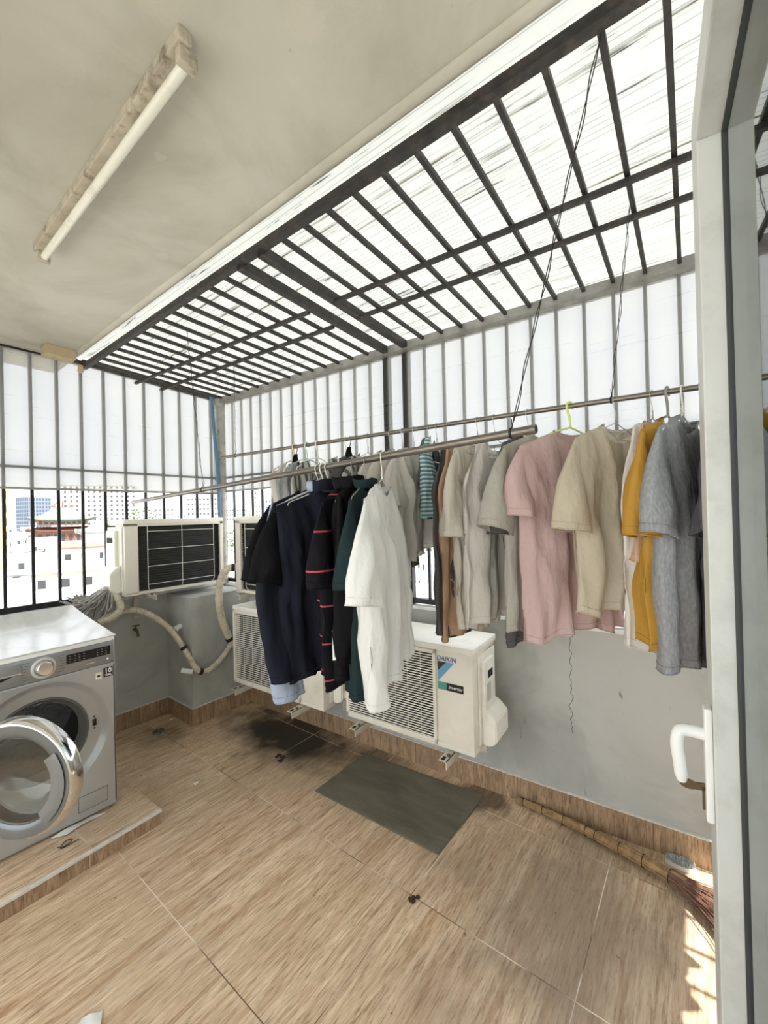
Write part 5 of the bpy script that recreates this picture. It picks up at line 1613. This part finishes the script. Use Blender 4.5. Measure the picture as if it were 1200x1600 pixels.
# towers on the skyline
block('office_tower', 'blue-grey glass office tower on the skyline left of the pagoda roof', 'tower', 53, 330, 16, 16, 22.0, facade('blue_glass', srgb(112, 122, 134), srgb(66, 76, 90), 2.2, 3.0, 0.7, 0.7), rz=0.3, extra=False)
block('apartment_tower', 'wide white apartment block with rows of windows behind the pagoda roof', 'tower', 158, 300, 44, 14, 27.0, facade('tower_white', srgb(226, 224, 218), (0.06, 0.06, 0.07), 3.4, 3.2, 0.45, 0.55), rz=-0.5, extra=False)
block('apartment_tower', 'slim white tower left of the wide apartment block', 'tower', 117, 310, 8, 12, 28.0, facade('tower_white2', srgb(226, 224, 220), (0.10, 0.10, 0.12), 2.4, 3.0, 0.45, 0.5), rz=-0.5, extra=False)
block('apartment_tower', 'white tower with banded windows beside the blue pipe', 'tower', 320, 260, 17, 14, 14.0, facade('tower_band', srgb(224, 223, 219), (0.08, 0.08, 0.09), 2.2, 3.0, 0.6, 0.45), rz=-0.7, extra=False)
block('apartment_tower', 'pale unfinished tower above the parapet air conditioner', 'tower', 262, 320, 14, 14, 9.5, facade('tower_grey', srgb(212, 212, 210), (0.12, 0.12, 0.13), 2.8, 3.1, 0.55, 0.5), rz=-0.7, extra=False)
block('apartment_tower', 'low pale block between the two towers over the air conditioner', 'tower', 290, 300, 13, 12, 5.0, FA[0], rz=-0.7, extra=False)
for px_, dep, w_, top, lb in ((402, 300, 12, 20, 'narrow cream tower seen through the right grille near the corner'), (372, 340, 14, 9, 'pale low tower seen between the corner bars'), (432, 260, 16, 12, 'pale grey tower seen above the high olive-coil unit')):
    block('apartment_tower', lb, 'tower', px_, dep, w_, 12, top, FA[1 if w_ == 12 else 2], rz=-1.0, extra=False)
block('yellow_building', 'yellow balconied building cut by the left picture edge', 'building', -42, 90, 8, 10, 9.5, facade('yellow_front', srgb(226, 190, 120), (0.09, 0.07, 0.05), 2.0, 3.0, 0.4, 0.6), rz=0.2)
# pagoda with two green curved roofs
pp = at(98, 170)
pg_ = thing('pagoda', 'temple pagoda with green curved roof and orange walls', 'temple', (pp.x, pp.y, GZ), R(-14))
M_pg = mat('green_roof_tile', srgb(112, 134, 118), 0.7, var=0.2, vscale=0.5)
M_po = mat('orange_temple_wall', srgb(160, 118, 96), 0.8, var=0.15, vscale=0.5)
M_pr = mat('reddish_temple_trim', srgb(120, 78, 66), 0.8)
b = MB(); b.box(-9.5, 9.5, -7.5, 7.5, 0, 18.2); b.build('lower_hall', M_po, pg_)
b = MB(); b.box(-8.2, 8.2, -6.2, 6.2, 20.4, 22.6); b.build('upper_hall', M_po, pg_)
def pag_roof(w, d, z, h, rw):
    b = MB()
    def fn(u, v):
        a = u*4; k = int(a) % 4; f = a-int(a)
        cs = [(-1, -1), (1, -1), (1, 1), (-1, 1)]
        c0_, c1_ = cs[k], cs[(k+1) % 4]
        x = c0_[0]+(c1_[0]-c0_[0])*f; y = c0_[1]+(c1_[1]-c0_[1])*f
        s_ = 1-v
        wx = rw + (w-rw)*s_; dy = 0.3+(d-0.3)*s_
        lift = (abs(2*f-1)**4)*1.2*(s_**2)
        return Vector((x*wx, y*dy, z+h*(v**1.6)+lift))
    b.grid(fn, 48, 8, closed_u=True)
    def fn2(u, v):
        q = fn(u, 0); return Vector((q.x*(1-0.25*v), q.y*(1-0.25*v), q.z-0.5-0.4*v if v > 0 else q.z))
    b.grid(fn2, 48, 2, closed_u=True)
    return b
pag_roof(11.5, 9.2, 18.2, 1.6, 8.5).build('lower_roof', M_pr, pg_)
pag_roof(11.0, 8.8, 22.6, 5.0, 3.0).build('upper_roof', M_pg, pg_)
b = MB()
b.tube(smooth_path([(-3.6, 0, 28.4), (-2, 0, 27.6), (0, 0, 27.6), (2, 0, 27.6), (3.6, 0, 28.4)]), 0.35, 6)
b.tube([(0, 0, 27.6), (0, 0, 29.6), (0, 0, 31.0)], [0.5, 0.3, 0.08], 6)
for sx in (-1, 1):
    b.tube(smooth_path([(sx*2.2, 0, 27.6), (sx*2.6, 0, 28.8), (sx*2.0, 0, 29.6)]), 0.22, 6)
b.build('ridge_ornament', M_pr, pg_)
for k in range(8):
    x = -8.4+2.4*k
    b = MB(); b.box(x-0.25, x+0.25, -8.0, -7.5, 12, 18.2); b.build('column', M_pr, pg_)
for k in range(7):
    x = -7.2+2.4*k
    b = MB(); b.box(x-0.55, x+0.55, -7.7, -7.45, 13.5, 17.2); b.build('window', M_winb, pg_)
for k in range(9):
    x = -7.0+1.75*k
    b = MB(); b.box(x-0.5, x+0.5, -6.4, -6.15, 20.9, 22.2); b.build('window', M_winb, pg_)
# second smaller curved roof to the right
q = at(163, 140)
tmpl = thing('temple_hall', 'smaller grey temple roof behind the left parapet air conditioner', 'temple', (q.x, q.y, GZ), R(-14))
b = MB(); b.box(-6, 6, -5, 5, 0, 18); b.build('hall', M_roofw, tmpl)
pag_roof(8, 6.5, 18, 4.2, 1.0).build('roof', M_roofg, tmpl)
# trees
def tree(px, dep, w, top, label, seed, low=None, dens=9):
    p = at(px, dep); random.seed(seed)
    t = thing('tree', label, 'tree', (p.x, p.y, GZ))
    h = top-GZ
    b = MB(); b.tube([(0, 0, 0), (0.2, 0, h*0.5), (0, 0.1, h*0.8)], [0.5, 0.35, 0.2], 8); b.build('trunk', mat('bark', srgb(95, 82, 66), 0.9), t)
    b = MB()
    lo = h*0.6 if low is None else h-low
    for k in range(dens*40):
        a, e_ = random.uniform(0, 2*PI), random.uniform(-1, 1)
        rr_ = random.uniform(0.55, 1.0)
        c = Vector((math.cos(a)*w/2*rr_*math.sqrt(1-e_*e_), math.sin(a)*w/2*rr_*math.sqrt(1-e_*e_), (lo+h)/2+(h-lo)/2*e_*rr_))
        s_ = w*random.uniform(0.03, 0.06)
        n1 = Vector((random.gauss(0, 1), random.gauss(0, 1), random.gauss(0, 1))).normalized(); n2 = n1.orthogonal().normalized(); n3 = n1.cross(n2)
        b.poly([c+n2*s_, c+n3*s_*0.7, c-n2*s_, c-n3*s_*0.7])
    b.build('crown', mat('leafy_green', srgb(110, 126, 92), 0.8, var=0.4, vscale=0.6), t)
tree(225, 75, 6.0, 4.3, 'leafy tree above the left parapet air conditioner', 1, low=7)
tree(68, 120, 9.0, -6.0, 'dark green tree crown below the pagoda', 2, low=4)
tree(375, 110, 8.0, 1.0, 'bare-looking tree seen past the corner post', 3, low=9)
tree(415, 120, 9.0, 0.5, 'leafy tree behind the high olive-coil unit', 5, low=8)
# named nearer houses
def house_windows(t, w, d, h, n, zf, m=M_winb):
    for k in range(n):
        x = -w/2 + w*(k+0.5)/n
        b = MB(); b.box(x-0.45, x+0.45, -d/2-0.05, -d/2+0.05, h-zf-1.2, h-zf); b.build('window', m, t)
hs = [
 (20, 46, 9, 8, -7.5, 'white', 0, 'white house with a small twin window at the far left, below the roofs', M_roofw, 0),
 (75, 40, 6, 6, -6.2, 'white', 1, 'white house with sloping gable roof behind the fourth bar from the left', M_roofw, 1.2),
 (105, 62, 8, 7, -5.6, 'tan', 2, 'brownish roofed house right of the white gable house', mat('tan_roof', srgb(176, 156, 140), 0.9, var=0.3, vscale=1), 1.4),
 (90, 85, 14, 7, -5.2, 'blue', 3, 'pale blue house with balcony row below the pagoda', M_roofw, 0),
 (145, 75, 9, 8, -3.0, 'blue', 4, 'pale house with red awning left of the parapet air conditioner', M_roofr, 0),
 (105, 105, 8, 8, -4.6, 'white', 5, 'small house with pink roof in front of the pagoda', M_roofr, 1.4),
 (150, 50, 8, 7, -7.6, 'white', 6, 'white terrace with lattice wall left of the parapet air conditioner', M_roofw, 0),
 (655, 24, 5, 6, -7.0, 'white', 7, 'white gabled house seen between the bars beside the white t-shirt', M_roofg, 1.6),
 (690, 50, 9, 9, -8.0, 'white', 8, 'white flat roof seen between the bars left of the charcoal top', M_roofw, 0),
]
for px_, dep, w_, d_, top, c_, k_, lb, rf_, pit in hs:
    m_ = {'white': mat('house_white', srgb(226, 226, 222), 0.9, var=0.06, vscale=0.5), 'tan': mat('house_tan', srgb(200, 186, 168), 0.9, var=0.1, vscale=0.5), 'blue': mat('house_blue', srgb(198, 210, 218), 0.9, var=0.1, vscale=0.5)}[c_]
    t = block('house', lb, 'house', px_, dep, w_, d_, top, m_, rf_, rz=R(-20 if px_ < 500 else -60), pitch=pit, extra=k_ % 2 == 0)
    house_windows(t, w_, d_, top-GZ, 4 if w_ > 8 else 3, 0.9)
    if k_ in (3, 4):
        house_windows(t, w_, d_, top-GZ, 4, 4.0)
# the jumble of roofs between, alike at this distance
random.seed(12)
cnt = 0
M_hw_ = [mat('house_white', srgb(226, 226, 222), 0.9), FA[0], FA[1], FA[3]]
for dep in (34, 52, 66, 82, 98, 118, 140, 170, 205, 245):
    for px_ in range(-20, 1180, 1):
        step = max(24, int(13/dep*FPX))
        if (px_ + int(dep*3)) % step: continue
        if 200 < px_ < 330 and dep < 90: continue
        jd = dep*random.uniform(0.93, 1.07)
        if any(abs(px_-h_[0]) < 40 and abs(dep-h_[1]) < 13 for h_ in hs): continue
        if dep < 60 and px_ < 640 and px_ > 40 : continue
        if 60 < px_ < 200 and 125 < dep < 215: continue
        top = GZ + random.uniform(8, 12.5) + dep*0.030
        k_ = random.random()
        region = 'left' if px_ < 340 else 'right'
        pit = random.choice((0, 0, 1.3))
        wi = int(random.random()*4)
        rk, rm_ = (('faded red', M_roofr) if k_ < 0.12 else ('grey tin', M_roofg) if k_ < 0.35 else ('pale', M_roofw))
        band = 'nearer' if dep < 75 else 'middle-distance' if dep < 130 else 'far'
        lb = '%s city house, %s walls, %s %s roof, seen through the %s grille' % (band, ('white', 'windowed white', 'cream', 'pale blue')[wi], rk, 'gable' if pit else 'flat', region)
        block('house', lb, 'house', px_, jd, random.uniform(5.5, 7.5), random.uniform(5.5, 7.5), top, M_hw_[wi], rm_,
              rz=random.uniform(-0.2, 0.2) - (0.35 if region == 'left' else 0.9), pitch=pit, extra=random.random() < 0.4, group='%s city houses, %s walls, %s %s roofs, %s side' % (band, ('white', 'windowed white', 'cream', 'pale blue')[wi], rk, 'gable' if pit else 'flat', region))
        cnt += 1
print('city houses', cnt)
# neighbour's white roof terrace with a pierced balustrade just outside the right parapet
tr = thing('roof_terrace', 'neighbouring white roof terrace with pierced balustrade below the right grille', 'terrace', (0, 0, 0), TW)
b = MB(); b.box(5.0, 11.0, -4, 3.2, -20, -1.6); b.build('slab', M_roofw, tr)
b = MB(); b.box(5.0, 5.15, -4, 3.2, -0.85, -0.75)
for k in range(60):
    b.box(5.03, 5.12, -4+0.12*k, -3.94+0.12*k, -1.6, -0.85)
b.build('balustrade', M_roofw, tr)
